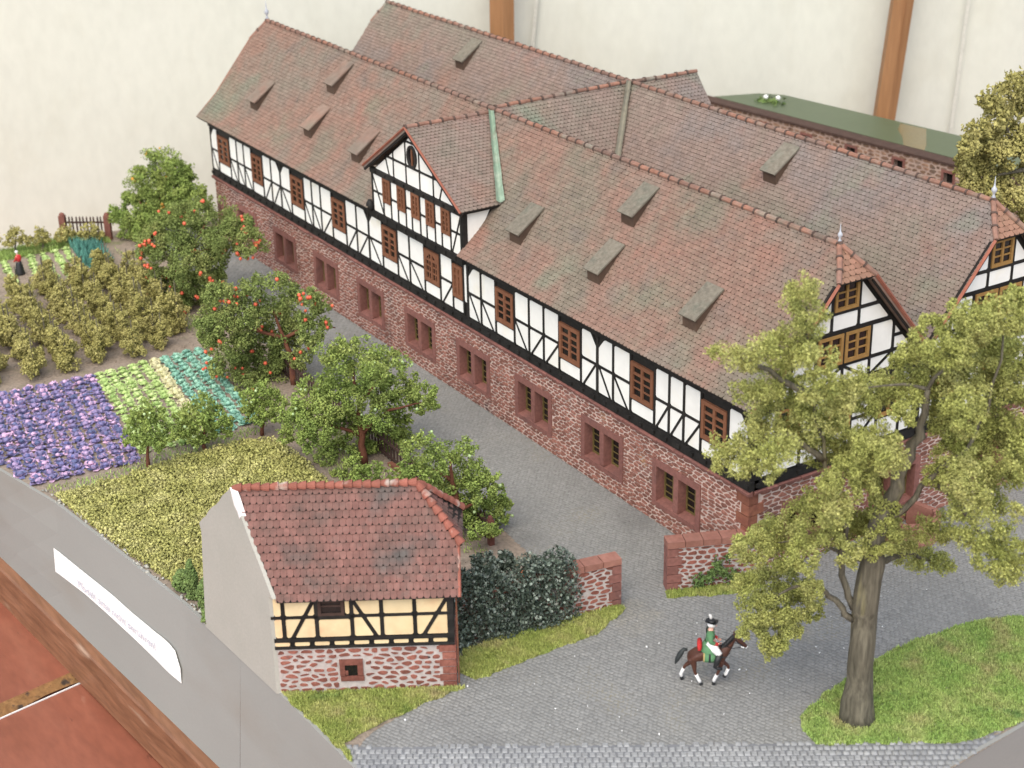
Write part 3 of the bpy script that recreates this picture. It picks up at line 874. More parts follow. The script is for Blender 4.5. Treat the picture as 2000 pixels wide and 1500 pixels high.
# ---- ground floor: mortar wall with openings, stones, dressed window surrounds
LW = [(-47.99 + 4.655 * i) for i in range(1, 10)]
LWIN = [(-43.26, -40.60)] + [(a, b) for a, b in ((-38.50, -35.85), (-33.80, -31.12), (-29.10, -26.42), (-24.40, -21.65), (-19.75, -17.00), (-15.00, -12.25), (-10.15, -7.35), (-5.48, -2.62))]
WZ0, WZ1 = .72, 2.66
b = MB()
fbox(b, front, LX, 0, 0, WZ0 + .1, -.6, 0); fbox(b, front, LX, 0, WZ1 - .1, 3.5, -.6, 0)
e0 = LX
for (a, c) in LWIN + [(0, 0)]:
    fbox(b, front, e0, a + .1 if a else 0, WZ0 + .1, WZ1 - .1, -.6, 0); e0 = c - .1
# near end wall with openings
GWIN = [(1.5, 3.9), (5.6, 8.2), (10.4, 12.8)]
fbox(b, gable, .6, 15.4, 0, WZ0 + .1, -.6, 0); fbox(b, gable, .6, 15.4, WZ1 - .1, 3.5, -.6, 0)
e0 = .6
for (a, c) in GWIN + [(15.4, 0)]:
    fbox(b, gable, e0, a + (.1 if c else 0), WZ0 + .1, WZ1 - .1, -.6, 0); e0 = c - .1
b.box(LX, 0, 14.9, 15.4, 0, 6.6); b.box(LX, LX + .5, .6, 14.9, 0, 3.5)
b.build('ground_floor_wall', M['mortar'], house)
items = []
fr_st = rubble(LX, -.45, .02, 3.40, .37, .148, [(a + .04, c - .04, WZ0 + .04, WZ1 - .04) for a, c in LWIN], rnd, gap=.020)
items += [stone_geo(p, front, rnd) for p in fr_st]
gb_st = rubble(.45, 15.3, .02, 3.40, .40, .16, [(a + .04, c - .04, WZ0 + .04, WZ1 - .04) for a, c in GWIN], rnd, gap=.020)
items += [stone_geo(p, gable, rnd) for p in gb_st]
wall_stones(items, M['stone'], house, 298)
for i in range(8):                                       # quoins at the near corner
    z0, z1 = .03 + i * .425, .03 + i * .425 + .395
    lx, ly = (.62, .36) if i % 2 else (.36, .62)
    q = MB(); q.box(-lx, .05, -.05, ly, z0, z1); q.build('quoin', M['quoin'], house)
def stone_window(F, u0, u1, z0, z1):
    b = MB(); w = .25; dp = -.42
    fbox(b, F, u0, u0 + w, z0, z1 - .28, dp, .05); fbox(b, F, u1 - w, u1, z0, z1 - .28, dp, .05)
    fbox(b, F, u0, u1, z1 - .28, z1, dp, .055)
    sw = b.build('stone_window', M['sandstone'], house)
    um = (u0 + u1) / 2
    b = MB(); fbox(b, F, um - .14, um + .14, z0 + .24, z1 - .28, dp, .045); b.build('mullion', M['sandstone'], sw)
    b = MB()                                             # sloping sill
    q = [F(u0 + w, z0, dp), F(u1 - w, z0, dp), F(u1 - w, z0, .06), F(u0 + w, z0, .06), F(u0 + w, z0 + .27, dp), F(u1 - w, z0 + .27, dp), F(u1 - w, z0 + .18, .06), F(u0 + w, z0 + .18, .06)]
    b.add(q, [(0, 1, 2, 3), (4, 7, 6, 5), (3, 2, 6, 7), (0, 3, 7, 4), (1, 5, 6, 2), (0, 4, 5, 1)])
    b.build('sill', M['sandstone'], sw)
    for (a, c) in ((u0 + w, um - .14), (um + .14, u1 - w)):
        cb = MB(); za, zb = z0 + .25, z1 - .28; d = -.34
        fbox(cb, F, a, a + .06, za, zb, d - .05, d); fbox(cb, F, c - .06, c, za, zb, d - .05, d)
        fbox(cb, F, a + .06, c - .06, za, za + .07, d - .05, d); fbox(cb, F, a + .06, c - .06, zb - .06, zb, d - .05, d)
        fbox(cb, F, (a + c) / 2 - .025, (a + c) / 2 + .025, za + .07, zb - .06, d - .045, d - .005)
        for r_ in range(1, 5):
            zz = za + (zb - za) * r_ / 5; fbox(cb, F, a + .06, c - .06, zz - .018, zz + .018, d - .04, d - .01)
        cb.build('casement', M['oliveframe'], sw)
        gm = MB(); fbox(gm, F, a, c, za, zb, d - .09, d - .055); gm.build('glass', M['glass'], sw)
for (a, c) in LWIN: stone_window(front, a, c, WZ0, WZ1)
for (a, c) in GWIN: stone_window(gable, a, c, WZ0, WZ1)
# stone ledge of single blocks, then the tarred jetty with its joist ends
def ledge(F, u0, u1, step):
    n_ = int((u1 - u0) / step)
    for i in range(n_):
        a = u0 + (u1 - u0) * i / n_; c = u0 + (u1 - u0) * (i + 1) / n_ - .012
        o_ = .15 + rnd.uniform(-.03, .03); z_ = 3.395 + rnd.uniform(-.025, .02)
        b = MB(); q = [F(a, z_, -.05), F(c, z_, -.05), F(c, 3.585, -.05), F(a, 3.585, -.05), F(a, z_ + .02, o_ - .02), F(c, z_ + .02, o_ - .02), F(c, 3.50, o_), F(a, 3.50, o_)]
        b.add(q, [(4, 5, 6, 7), (7, 6, 2, 3), (0, 1, 5, 4), (0, 4, 7, 3), (1, 2, 6, 5)])
        b.build('ledge_stone', M['sandstone'], house)
ledge(front, LX - .1, .12, .52); ledge(gable, .14, 15.4, .52)
def jetty(F, u0, u1, z0, z1, d, step):
    b = MB(); fbox(b, F, u0, u1, z0, z1, -.3, d); b.build('jetty_beam', M['timber'], house)
    n_ = int((u1 - u0) / step)
    for i in range(n_ + 1):
        u = u0 + .12 + (u1 - u0 - .24) * i / n_
        b = MB(); fbox(b, F, u - .085, u + .085, z0 + .12, z1 - .09, d - .05, d + .075); b.build('joist_end', M['timber'], house)
jetty(front, LX, .1, 3.58, 3.93, .10, .76)
jetty(gable, .12, 15.4, 3.58, 3.93, .10, .9)

# ---- half-timbered upper floor of the facade
b = MB()
fbox(b, front, LX, .06, 3.93, 6.75, -.3, .03); fbox(b, gable, .3, 15.35, 3.93, 6.75, -.3, .03)
b.box(LX, LX + .4, .3, 15.3, 3.6, 7)
b.build('upper_floor_wall', M['timber'], house)
D0, DP, DT = .03, .055, .085
ZS, ZR, ZT = 3.93, 5.12, 6.36
WINX = [(-44.94, -43.36), (-40.52, -39.15), (-35.81, -34.32), (-31.24, -29.8), (-26.15, -24.72), (-22.25, -20.87), (-19.8, -18.9), (-16.32, -14.88), (-11.6, -10.1), (-6.86, -5.38), (-2.67, -1.18)]
CELLS = [(-45.88, -44.94, '\\', 'L'), (-43.36, -42.41, '\\', ''), (-42.41, -41.5, '\\', ''), (-41.5, -40.52, '\\', ''), (-39.15, -38.12, '/', ''), (-38.12, -37.02, '/', 'R'), (-37.02, -35.81, '\\', 'L'),
         (-34.32, -33.41, '\\', ''), (-33.41, -32.45, '\\', ''), (-32.45, -31.24, '/', ''), (-29.8, -28.69, '/', ''), (-28.69, -27.47, '/', 'R'), (-27.47, -26.15, '\\', 'L'),
         (-24.72, -23.6, '\\', ''), (-23.6, -22.25, '\\', ''), (-20.87, -19.8, '/', ''), (-18.9, -18.55, '', ''), (-18.55, -17.48, '\\', 'L'), (-17.48, -16.32, '\\', ''), (-14.88, -13.78, '\\', ''), (-13.78, -12.71, '/', ''),
         (-12.71, -11.6, '/', ''), (-10.1, -9.0, '/', 'R'), (-9.0, -7.97, '\\', 'L'), (-7.97, -6.86, '\\', ''), (-5.38, -4.51, '/', ''), (-4.51, -3.65, '/', ''), (-3.65, -2.67, '/', ''), (-1.18, -.06, '', 'R')]
posts = sorted(set([c[0] for c in CELLS] + [c[1] for c in CELLS] + [w[0] for w in WINX] + [w[1] for w in WINX]))
mann = {-37.02, -27.47, -18.55, -9.0}
for x in posts:
    fbeam(front, (x, ZS), (x, ZT), .15 if x in mann else .12, D0, DT, 'timber_post', M['timber'], house)
for (u0, u1, br, ch) in CELLS:
    if u1 - u0 > .5:
        fbeam(front, (u0 + .06, ZR), (u1 - .06, ZR), .10, D0, DT - .004, 'timber_rail', M['timber'], house)
    lo = []; hi = []
    if br == '\\': lo.append(((u0 + .02, ZR + (.10 if ch == 'L' else -.02)), (u1 - (u1 - u0) * .12, ZS)))
    if br == '/': lo.append(((u1 - .02, ZR + (.10 if ch == 'R' else -.02)), (u0 + (u1 - u0) * .10, ZS)))
    if ch == 'L': hi.append(((u0, ZT - .50), (u0 + .42, ZT + .02)))
    if ch == 'R': hi.append(((u1, ZT - .50), (u1 - .42, ZT + .02)))
    for p, q in lo: fbeam(front, p, q, .095, D0, DT - .008, 'timber_brace', M['timber'], house)
    for p, q in hi: fbeam(front, p, q, .11, D0, DT - .008, 'head_brace', M['timber'], house)
    if u1 - u0 > .5:
        cell_panels(front, rect(u0, u1, ZS + .03, ZR), lo, house, M['infill'], D0, DP, bw=.085)
        pl = rect(u0, u1, ZR, ZT)
        if ch == 'L': pl = [(u0, ZR), (u1, ZR), (u1, ZT), (u0 + .42, ZT), (u0, ZT - .48)]
        if ch == 'R': pl = [(u0, ZR), (u1, ZR), (u1, ZT - .48), (u1 - .42, ZT), (u0, ZT)]
        cell_panels(front, pl, [], house, M['infill'], D0, DP)
    else:
        cell_panels(front, rect(u0, u1, 4.55, ZT), [], house, M['infill'], D0, DP)
for i, (u0, u1) in enumerate(WINX):
    cell_panels(front, rect(u0, u1, ZS + .03, 4.60), [], house, M['infill'], D0, DP)
    fbeam(front, (u0 + .06, 4.585), (u1 - .06, 4.585), .07, D0, DT - .006, 'window_rail', M['timber'], house)
    casement(front, u0 + .055, u1 - .055, 4.62, 6.10, .06, house, M['winframe'], rows=(1, 3), cols=2 if i not in (5, 6) else 4, border=.15, arched=(i == 5))
b = MB(); fbox(b, front, LX - .05, -26.6, ZT, 6.74, 0, .12); b.build('wall_plate', M['timber'], house)
b = MB(); fbox(b, front, -18.66, .06, ZT, 6.74, 0, .12); b.build('wall_plate', M['timber'], house)

# ---- front cross gable (dormer) in the facade
GY = .17                                                 # its face stands a little proud
def dormer(u, z, d): return (u, -GY - d, z)
DX0, DX1, DZ0, DZ1, DAP = -26.62, -18.66, 6.36, 8.78, 11.22
b = MB(); fbox(b, dormer, DX0, DX1, 6.36, 8.55, -2.0, 0)
q = [(DX0, 8.55), (DX1, 8.55), (xR, DAP)]
lo = [dormer(p[0], p[1], -2.0) for p in q]; hi = [dormer(p[0], p[1], 0) for p in q]
b.add(lo + hi, [(2, 1, 0), (3, 4, 5), (0, 1, 4, 3), (1, 2, 5, 4), (2, 0, 3, 5)])
b.build('dormer_wall', M['timber'], house)
for (z0, z1) in ((6.36, 6.68), (8.50, 8.74)):
    fbeam(dormer, (DX0 - .04, (z0 + z1) / 2), (DX1 + .04, (z0 + z1) / 2), z1 - z0, -.1, .10, 'jetty_beam', M['timber'], house)
    for i in range(9):
        u = DX0 + .5 + i * (DX1 - DX0 - 1.0) / 8
        b = MB(); fbox(b, dormer, u - .075, u + .075, z0 + .07, z1 - .05, .09, .15); b.build('joist_end', M['timber'], house)
DW = [(-25.55, -24.84), (-24.20, -23.48), (-22.94, -22.20), (-21.65, -20.91), (-20.34, -19.59)]
dp = [DX0 + .06] + [x for w in DW for x in w] + [DX1 - .07]
for x in dp: fbeam(dormer, (x, 6.68), (x, 8.50), .13 if x in (dp[0], dp[-1]) else .085, 0, .055, 'timber_post', M['timber'], house)
for i, (u0, u1) in enumerate([(dp[2 * j], dp[2 * j + 1]) for j in range(6)]):
    br = []
    if i == 0: br = [((u0 + .02, 8.45), (u1 - .02, 6.72))]
    if i == 5: br = [((u1 - .02, 8.45), (u0 + .10, 6.72))]
    for p, q in br: fbeam(dormer, p, q, .09, 0, .045, 'timber_brace', M['timber'], house)
    fbeam(dormer, (u0, 7.65), (u1, 7.65), .085, 0, .05, 'timber_rail', M['timber'], house)
    for z0, z1 in ((6.66, 7.65), (7.65, 8.52)):
        cell_panels(dormer, rect(u0, u1, z0, z1), br, house, M['infill'], 0, .025, pad=.05, bw=.08)
for (u0, u1) in DW:
    cell_panels(dormer, rect(u0, u1, 6.66, 7.36), [], house, M['infill'], 0, .025, pad=.05)
    casement(dormer, u0 + .02, u1 - .02, 7.36, 8.50, .03, house, M['winframe'], rows=(4,), cols=2, border=.13, bar=.05)
# gable triangle
def rl(x, off=.16): return min(DAP, 8.70 + (DAP - 8.70) * ((x - DX0) / (xR - DX0) if x < xR else (DX1 - x) / (DX1 - xR))) - off
ma, mb = (DAP - 8.70) / (xR - DX0), (DAP - 8.70) / (DX1 - xR)
def gclip(poly, off=.13):
    poly = clip(poly, -ma, 1, 8.70 - ma * DX0 - off); 
    return clip(poly, mb, 1, 8.70 + mb * DX1 - off) if len(poly) >= 3 else poly
gp = [-24.47, -23.32, -22.12, -20.95]
for x in gp: fbeam(dormer, (x, 8.74), (x, rl(x, .05)), .09, 0, .05, 'timber_post', M['timber'], house)
zr = 9.60
fbeam(dormer, (DX0 + 1.45, zr), (DX1 - 1.45, zr), .10, 0, .055, 'timber_rail', M['timber'], house)
fbeam(dormer, (-23.32, 10.70), (-22.12, 10.70), .08, 0, .055, 'timber_rail', M['timber'], house)
bl = ((-25.20, 9.58), (-24.90, 8.76)); brr = ((-20.14, 9.53), (-20.44, 8.76))
for p, q in (bl, brr): fbeam(dormer, p, q, .09, 0, .045, 'timber_brace', M['timber'], house)
ge = [DX0] + gp + [DX1]
for i in range(5):
    u0, u1 = ge[i], ge[i + 1]
    for z0, z1 in ((8.72, zr), (zr, 10.70 if i == 2 else 11.3), (10.70, 11.4)):
        if z0 == 10.70 and i != 2: continue
        pl = gclip(rect(u0, u1, z0, z1))
        if len(pl) >= 3: cell_panels(dormer, pl, [bl] if (i == 0 and z0 < 9) else [brr] if (i == 4 and z0 < 9) else [], house, M['infill'], 0, .025, pad=.05, bw=.09)
b = MB(); ring = []
for k_ in range(20):
    a = 2 * math.pi * k_ / 20
    for (rx, rz, d) in ((.42, .52, .02), (.42, .52, .10), (.30, .40, .10), (.28, .38, .02)):
        ring.append(dormer(-22.70 + rx * math.cos(a), 10.10 + rz * math.sin(a), d))
b.add(ring, [(4 * i + j, 4 * ((i + 1) % 20) + j, 4 * ((i + 1) % 20) + j + 1, 4 * i + j + 1) for i in range(20) for j in range(3)])
ow = b.build('oval_window', M['timber'], house)
b = MB(); b.add([dormer(-22.70 + .29 * math.cos(2 * math.pi * i / 20), 10.10 + .39 * math.sin(2 * math.pi * i / 20), .035) for i in range(20)], [tuple(range(20))]); b.build('glass', M['glass'], ow)
b = MB(); fbox(b, dormer, -22.74, -22.66, 9.72, 10.48, .03, .07); b.build('glazing_bar', M['winframe'], ow)
# cheek wall on the right of the cross gable
def cheek(u, z, d): return (DX1 + d, u, z)
pl = [(.02, 7.42), (1.15, 8.62), (.02, 8.62)]
fpanel(cheek, [(.02, 7.30), (.45, 7.62), (.95, 8.2), (1.15, 8.58), (.02, 8.58)], .02, .06, 'infill_panel', M['infill'], house)
fbeam(cheek, (-.08, 6.4), (-.08, 8.7), .22, -.05, .08, 'corner_post', M['timber'], house)
b = MB(); fbox(b, cheek, -.1, 1.5, 8.58, 8.74, -.1, .1); b.build('wall_plate', M['timber'], house)
b = MB(); b.lathe((DX0 - .12, -.30, 6.62), [(.02, 0), (.16, .05), (.20, .20), (.18, .38), (.08, .55)], 10); b.build('corner_bracket', M['timber'], house, smooth=True)

# ---- half-timbered end gables
def end_gable(yc, zr_top, dark):
    h = 3.72
    def roofz(y): return zA - SL * abs(y - yc) - .22
    b = MB()
    pl = [(yc - h, 6.6), (yc + h, 6.6), (yc + h, roofz(yc + h)), (yc + .82, 10.52), (yc - .82, 10.52), (yc - h, roofz(yc - h))]
    k_ = len(pl); b.add([gable(p[0], p[1], -.3) for p in pl] + [gable(p[0], p[1], .03) for p in pl], [tuple(range(k_, 2 * k_)), tuple(range(k_ - 1, -1, -1))] + [(i, (i + 1) % k_, k_ + (i + 1) % k_, k_ + i) for i in range(k_)])
    b.build('gable_wall', M['timber'], house)
    def gc(poly, off=.16):
        poly = clip(ccw(poly), SL, 1, zA + SL * yc - .22 - off)
        poly = clip(poly, -SL, 1, zA - SL * yc - .22 - off) if len(poly) >= 3 else []
        return clip(poly, 0, 1, 10.48) if len(poly) >= 3 else []
    G = M['infill']
    def rail_(z, w=.13, a=None, c=None):
        hw = (zA - .3 - z) / SL
        fbeam(gable, (a if a is not None else yc - hw, z), (c if c is not None else yc + hw, z), w, D0, DT, 'timber_rail', M['timber'], house)
    def post(y, z0, z1, w=.12): fbeam(gable, (y, z0), (y, z1), w, D0, DT - .005, 'timber_post', M['timber'], house)
    def cp(u0, u1, z0, z1, br=()):
        pl = gc(rect(u0, u1, z0, z1))
        if len(pl) >= 3: cell_panels(gable, pl, list(br), house, G, D0, DP, pad=.06, bw=.11)
    rail_(9.36); rail_(8.64, .16); rail_(7.36); 
    jz = (6.40, 6.66)
    fbeam(gable, (yc - h + .02, 6.53), (yc + h - .02, 6.53), .26, D0, .15, 'jetty_beam', M['timber'], house)
    for i in range(8): 
        u = yc - h + .35 + i * (2 * h - .7) / 7
        b = MB(); fbox(b, gable, u - .08, u + .08, 6.44, 6.60, .14, .21); b.build('joist_end', M['timber'], house)
    casement(gable, yc - .54, yc + .54, 9.42, 10.46, .05, house, M['ochreframe'], rows=(3,), border=.11, bar=.05)
    post(yc - .62, 8.72, 10.5); post(yc + .62, 8.72, 10.5)
    cp(yc - 3, yc - .62, 9.36, 10.5); cp(yc + .62, yc + 3, 9.36, 10.5)
    for u0, u1 in ((yc - 4, yc - .62), (yc - .62, yc + .62), (yc + .62, yc + 4)): cp(u0, u1, 8.66, 9.36)
    for u0, u1 in ((yc - 1.18, yc - .05), (yc + .05, yc + 1.18)):
        casement(gable, u0, u1, 7.42, 8.56, .05, house, M['ochreframe'], rows=(3,), border=.12, bar=.05)
    post(yc, 6.66, 8.6); post(yc - 1.26, 6.66, 8.6); post(yc + 1.26, 6.66, 8.6)
    rail_(7.92, .12, yc - 3.3, yc - 2.32); rail_(7.92, .12, yc + 2.32, yc + 3.3)
    post(yc - 2.34, 6.66, 8.35); post(yc + 2.34, 6.66, 8.35)
    cp(yc - 2.34, yc - 1.26, 7.36, 8.62); cp(yc + 1.26, yc + 2.34, 7.36, 8.62)
    cp(yc - 4, yc - 2.34, 7.36, 8.62); cp(yc + 2.34, yc + 4, 7.36, 8.62)
    for s in (-1, 1):
        b1 = ((yc + s * .02, 7.30), (yc + s * 1.15, 6.68)); b2 = ((yc + s * 2.30, 7.30), (yc + s * 1.32, 6.68))
        for p, q in (b1, b2): fbeam(gable, p, q, .11, D0, DT - .01, 'timber_brace', M['timber'], house)
        a, c = sorted((yc, yc + s * 1.26)); cp(a, c, 6.68, 7.36, [b1])
        a, c = sorted((yc + s * 1.26, yc + s * 2.34)); cp(a, c, 6.68, 7.36, [b2])
        a, c = sorted((yc + s * 2.34, yc + s * 4)); cp(a, c, 6.68, 7.36)
    # upper floor below
    ws = [(yc - 2.9, yc - 1.8), (yc - .55, yc + .55), (yc + 1.8, yc + 2.9)]
    es = [yc - h + .1] + [x for w in ws for x in w] + [yc + h - .1]
    for x in es: post(x, 3.95, 6.4)
    for j in range(4):
        u0, u1 = es[2 * j], es[2 * j + 1]
        rail_(5.12, .1, u0, u1); br = ((u0 + .05, 5.08), (u1 - .05, 3.97)) if j % 2 else ((u1 - .05, 5.08), (u0 + .05, 3.97))
        fbeam(gable, br[0], br[1], .1, D0, DT - .01, 'timber_brace', M['timber'], house)
        cell_panels(gable, rect(u0, u1, 3.96, 5.12), [br], house, G, D0, DP); cell_panels(gable, rect(u0, u1, 5.12, 6.42), [], house, G, D0, DP)
    for u0, u1 in ws:
        cell_panels(gable, rect(u0, u1, 3.96, 4.8), [], house, G, D0, DP)
        casement(gable, u0 + .05, u1 - .05, 4.85, 6.36, .05, house, M['ochreframe'], rows=(1, 2), border=.12, bar=.05)
end_gable(3.9, 10.5, False); end_gable(11.42, 10.5, False)

# ---- roofs
HX, HZ = .53, 10.60                                       # lower edge of the near half hips
FX = -46.55
KY, KZ = .75, zA - SL * (yA - .75)
EY, EZ = -.52, 6.81
DEZ = 8.80; DEY = yA - (zA - DEZ) / SL; DRZ = 11.43; DRY = yA - (zA - DRZ) / SL
DFY = -.47; DEL, DER = -26.88, -18.24
roofA, roofB = [], []
def hipy(yc, s): return yc + s * (zA - HZ) / SL
slopes = {}
def slope(key, poly, u, up, tile=(.24, .225), tiled=True, m=None, rounded=True, thick=.13, parent=None, h=.034):
    O, U, Vv, Nn, mp = slope_frame(poly[0], u, up)
    p2 = [mp(p) for p in poly]
    b = MB(); pl = [Vector(p) for p in poly]
    nn = (pl[1] - pl[0]).cross(pl[2] - pl[1])
    if nn.dot(Nn) < 0: pl = pl[::-1]
    b.slab(pl, Nn, -thick, -.004)
    t = tiles_on(p2, O, U, Vv, Nn, tile[0], tile[1], rnd, rounded, h) if tiled else []
    return b, t, (O, U, Vv, Nn)
A_l = [(FX + .06, EY, EZ), (DX0, EY, EZ), (DX0, KY, KZ), (FX, KY, KZ)]
A_lu = [(FX, KY, KZ), (DX0, KY, KZ), (DX0, DEY, DEZ), (xR, yA, zA), (-46.0, yA, zA), (FX - .05, hipy(yA, -1), HZ)]
A_r = [(DX1 + .02, EY, EZ), (HX - .02, EY, EZ), (HX, KY, KZ), (DX1 + .02, KY, KZ)]
A_ru = [(DX1 + .02, KY, KZ), (HX, KY, KZ), (HX, hipy(yA, -1), HZ), (-.45, yA, zA), (xR, yA, zA), (DX1 + .02, DEY, DEZ)]
C_r = [(xR + (yV - yA), yV, zV), (xR, yB, zB), (xR, yA, zA)]
B_l = [(FX, yV, zV), (xR - (yV - yA), yV, zV), (xR, yB, zB), (-46.1, yB, zB), (FX - .05, hipy(yB, -1), HZ)]
B_r = [(xR + (yV - yA), yV, zV), (HX - .15, yV, zV), (HX - .15, hipy(yB, -1), HZ), (-.62, yB, zB), (xR, yB, zB)]
D_r = [(DER, DFY, DEZ), (DER, DEY, DEZ), (xR, DRY, DRZ), (xR, DFY, DRZ)]
D_l = [(DEL, DFY, DEZ), (DEL, DEY, DEZ), (xR, DRY, DRZ), (xR, DFY, DRZ)]
hip_front = [(HX, hipy(yA, -1), HZ), (HX, hipy(yA, 1), HZ), (-.45, yA, zA)]
hip_rear = [(HX - .15, hipy(yB, -1), HZ), (HX - .15, hipy(yB, 1), HZ), (-.62, yB, zB)]
RY = 14.95
R_r = [(xR + 2.55, RY + .4, 8.65), (xR + 2.55, yB + (zB - 8.65) / SL, 8.65), (xR, yB, zB - .08), (xR, RY + .4, zB - .08)]
def roof_part(name, label, specs, tile_m, plain, nearest):
    b = MB(); T = []
    for (poly, u, up, tile) in specs:
        sb, t, _ = slope(None, poly, u, up, tile)
        b.add(sb.v, sb.f); T += t
    for poly in plain:
        pl = [Vector(p) for p in poly]; nn = (pl[1] - pl[0]).cross(pl[2] - pl[0]).normalized()
        if nn.z < 0: nn = -nn; pl = pl[::-1]
        b.slab(pl, nn, -.13, .0, 0, 1)
    r_ = b.build(name, None, house, mats=[M['soffit'], tile_m])
    if label: r_['label'] = label
    T.sort(key=lambda it: (it[0][0] - CAM).length)
    for vs, fs in T[:nearest]:
        q = MB(); q.add(vs, fs); q.build('roof_tile', tile_m, r_)
    q = MB()
    for vs, fs in T[nearest:]: q.add(vs, fs, rnd.random())
    tag(q.build('roof_tiles', tile_m, r_), kind='stuff')
    return r_
TL = (.205, .178)
ux, uy = (1, 0, 0), (0, 1, 0)
rfA = roof_part('front_roof', 'front wing roof, mottled red and grey tiles', [(A_l, ux, A_l[3], TL), (A_lu, ux, A_lu[4], TL), (A_r, ux, A_r[3], TL), (A_ru, ux, A_ru[4], TL)], M['roof'],
                [[(FX, yV, zV), (HX, yV, zV), (HX, hipy(yA, 1), HZ), (-.45, yA, zA), (-46.0, yA, zA)]], 290)
rfB = roof_part('rear_roof', 'rear wing roof, greyer purple tiles', [(B_l, ux, B_l[3], TL), (B_r, ux, B_r[3], TL), (C_r, (0, 1, 0), (xR, yV, (zA + zB) / 2), TL)], M['roof_rear'],
                [[(FX, 15.95, EZ - .2), (HX - .15, 15.95, EZ - .2), (HX - .15, hipy(yB, 1), HZ), (-.62, yB, zB), (-46.1, yB, zB)],
                 [(xR, yA, zA), (xR - (yV - yA), yV, zV), (xR, yB, zB)]], 0)
rfD = roof_part('cross_gable_roof', 'cross gable roof over the facade, moss grey tiles', [(D_r, uy, D_r[3], TL)], M['roof_rear'], [D_l], 0)
rfR = roof_part('cross_gable_roof', 'cross gable roof over the rear side', [(R_r, uy, R_r[3], TL)], M['roof_rear'], [[(xR - 2.55, RY + .4, 8.65), (xR - 2.55, yB + (zB - 8.65) / SL, 8.65), (xR, yB, zB - .08), (xR, RY + .4, zB - .08)]], 0)
rfH = roof_part('half_hip', 'small ochre half hip over the near front gable', [(hip_front, uy, hip_front[2], (.25, .2))], M['hip'], [], 0)
rfI = roof_part('half_hip', 'small ochre half hip over the near rear gable', [(hip_rear, uy, hip_rear[2], (.25, .2))], M['hip'], [], 0)
# rear gable wall under the cross roof
b = MB(); b.slab([(xR - 2.4, 15.1, 6.0), (xR + 2.4, 15.1, 6.0), (xR + 2.4, 15.1, 8.5), (xR, 15.1, 11.2), (xR - 2.4, 15.1, 8.5)], (0, -1, 0), -.2, 0); b.build('rear_gable_wall', M['infill'], house)

# verge edges
def strip(pts, w, h, m, name, parent=house):
    b = MB(); b.tube(pts, w, 4); return b.build(name, m, parent)
strip([(HX, EY, EZ + .02), (HX + .02, KY, KZ + .03), (HX + .02, hipy(yA, -1), HZ + .03)], .075, 0, M['verge'], 'verge_tiles')
strip([(HX + .02, yV - .3, zV + .33), (HX + .02, hipy(yA, 1), HZ + .03)], .075, 0, M['verge'], 'verge_tiles')
strip([(HX - .13, yV + .3, zV + .33), (HX - .13, hipy(yB, -1), HZ + .03)], .075, 0, M['verge'], 'verge_tiles')
strip([(DEL, DFY - .02, DEZ), (xR, DFY - .02, DRZ + .02)], .065, 0, M['verge'], 'verge_tiles')
strip([(DER, DFY - .02, DEZ), (xR, DFY - .02, DRZ + .02)], .065, 0, M['verge'], 'verge_tiles')
strip([(FX + .06, EY, EZ), (FX, KY, KZ + .02), (FX - .05, hipy(yA, -1), HZ + .02), ], .05, 0, M['ridge'], 'verge_tiles')
# barge boards: dark soffit under the verges
for (xa, yc) in ((HX, yA), (HX - .15, yB)):
    for s in (-1, 1):
        e = yV if (s > 0) == (yc == yA) else yc + s * 4.2
        e = yc + s * min(abs(e - yc), 4.2)
        b = MB(); p0 = Vector((xa - .06, yc + s * .86, HZ - .10)); p1 = Vector((xa - .06, e, zA - SL * abs(e - yc) - .10))
        b.beam(p0, p1, (1, 0, 0), .26, -.08, .02); b.build('barge_board', M['soffit'], house)
for xe, sgn in ((DEL, -1), (DER, 1)):
    b = MB(); p0 = Vector((xe, DFY + .04, DEZ - .14)); p1 = Vector((xR, DFY + .04, DRZ - .14)); b.beam(p0, p1, (0, -1, 0), .22, -.06, .02); b.build('barge_board', M['soffit'], house)

# ridges, hips, valleys and finials
rm = ridge_mesh('ridge_tile', .62, .108, [M['ridge'], M['collar']])
def rline(a, c, up=.03): ridge_line((a[0], a[1], a[2] + up), (c[0], c[1], c[2] + up), rm, .62, house)
rline((-46.0, yA, zA), (-.45, yA, zA)); rline((-46.1, yB, zB), (-.62, yB, zB))
rline((xR, DFY, DRZ), (xR, DRY, DRZ)); rline((xR, yA + .2, zA), (xR, yB, zB)); rline((xR, yB + .2, zB - .05), (xR, RY + .4, zB - .08))
for (ye, xe, ze, hx) in ((yA, -.45, zA, HX), (yB, -.62, zB, HX - .15)):
    for s in (-1, 1):
        ridge_line((xe, ye, ze + .03), (hx + .02, hipy(ye, s), HZ + .05), rm, .62, house, 'hip_tile')
ridge_line((-46.0, yA, zA), (FX - .05, hipy(yA, -1), HZ), rm, .62, house, 'hip_tile'); ridge_line((-46.1, yB, zB), (FX - .05, hipy(yB, -1), HZ), rm, .62, house, 'hip_tile')
def valley(a, c, w, m, name):
    a, c = Vector(a), Vector(c); d = (c - a).normalized(); s = d.cross(Vector((0, 0, 1))).normalized()
    up = s.cross(d); 
    if up.z < 0: up = -up
    b = MB(); n_ = 10; vs = []
    for i in range(n_ + 1):
        p = a + (c - a) * i / n_; ww = w * (.75 + .4 * i / n_ + .05 * math.sin(i * 2.1))
        vs += [p - s * ww + up * .26, p - s * ww * .4 + up * .15, p + up * .12, p + s * ww * .4 + up * .15, p + s * ww + up * .26]
    b.add(vs, [(5 * i + j, 5 * i + j + 1, 5 * i + 6 + j, 5 * i + 5 + j) for i in range(n_) for j in range(4)])
    return b.build(name, m, house)
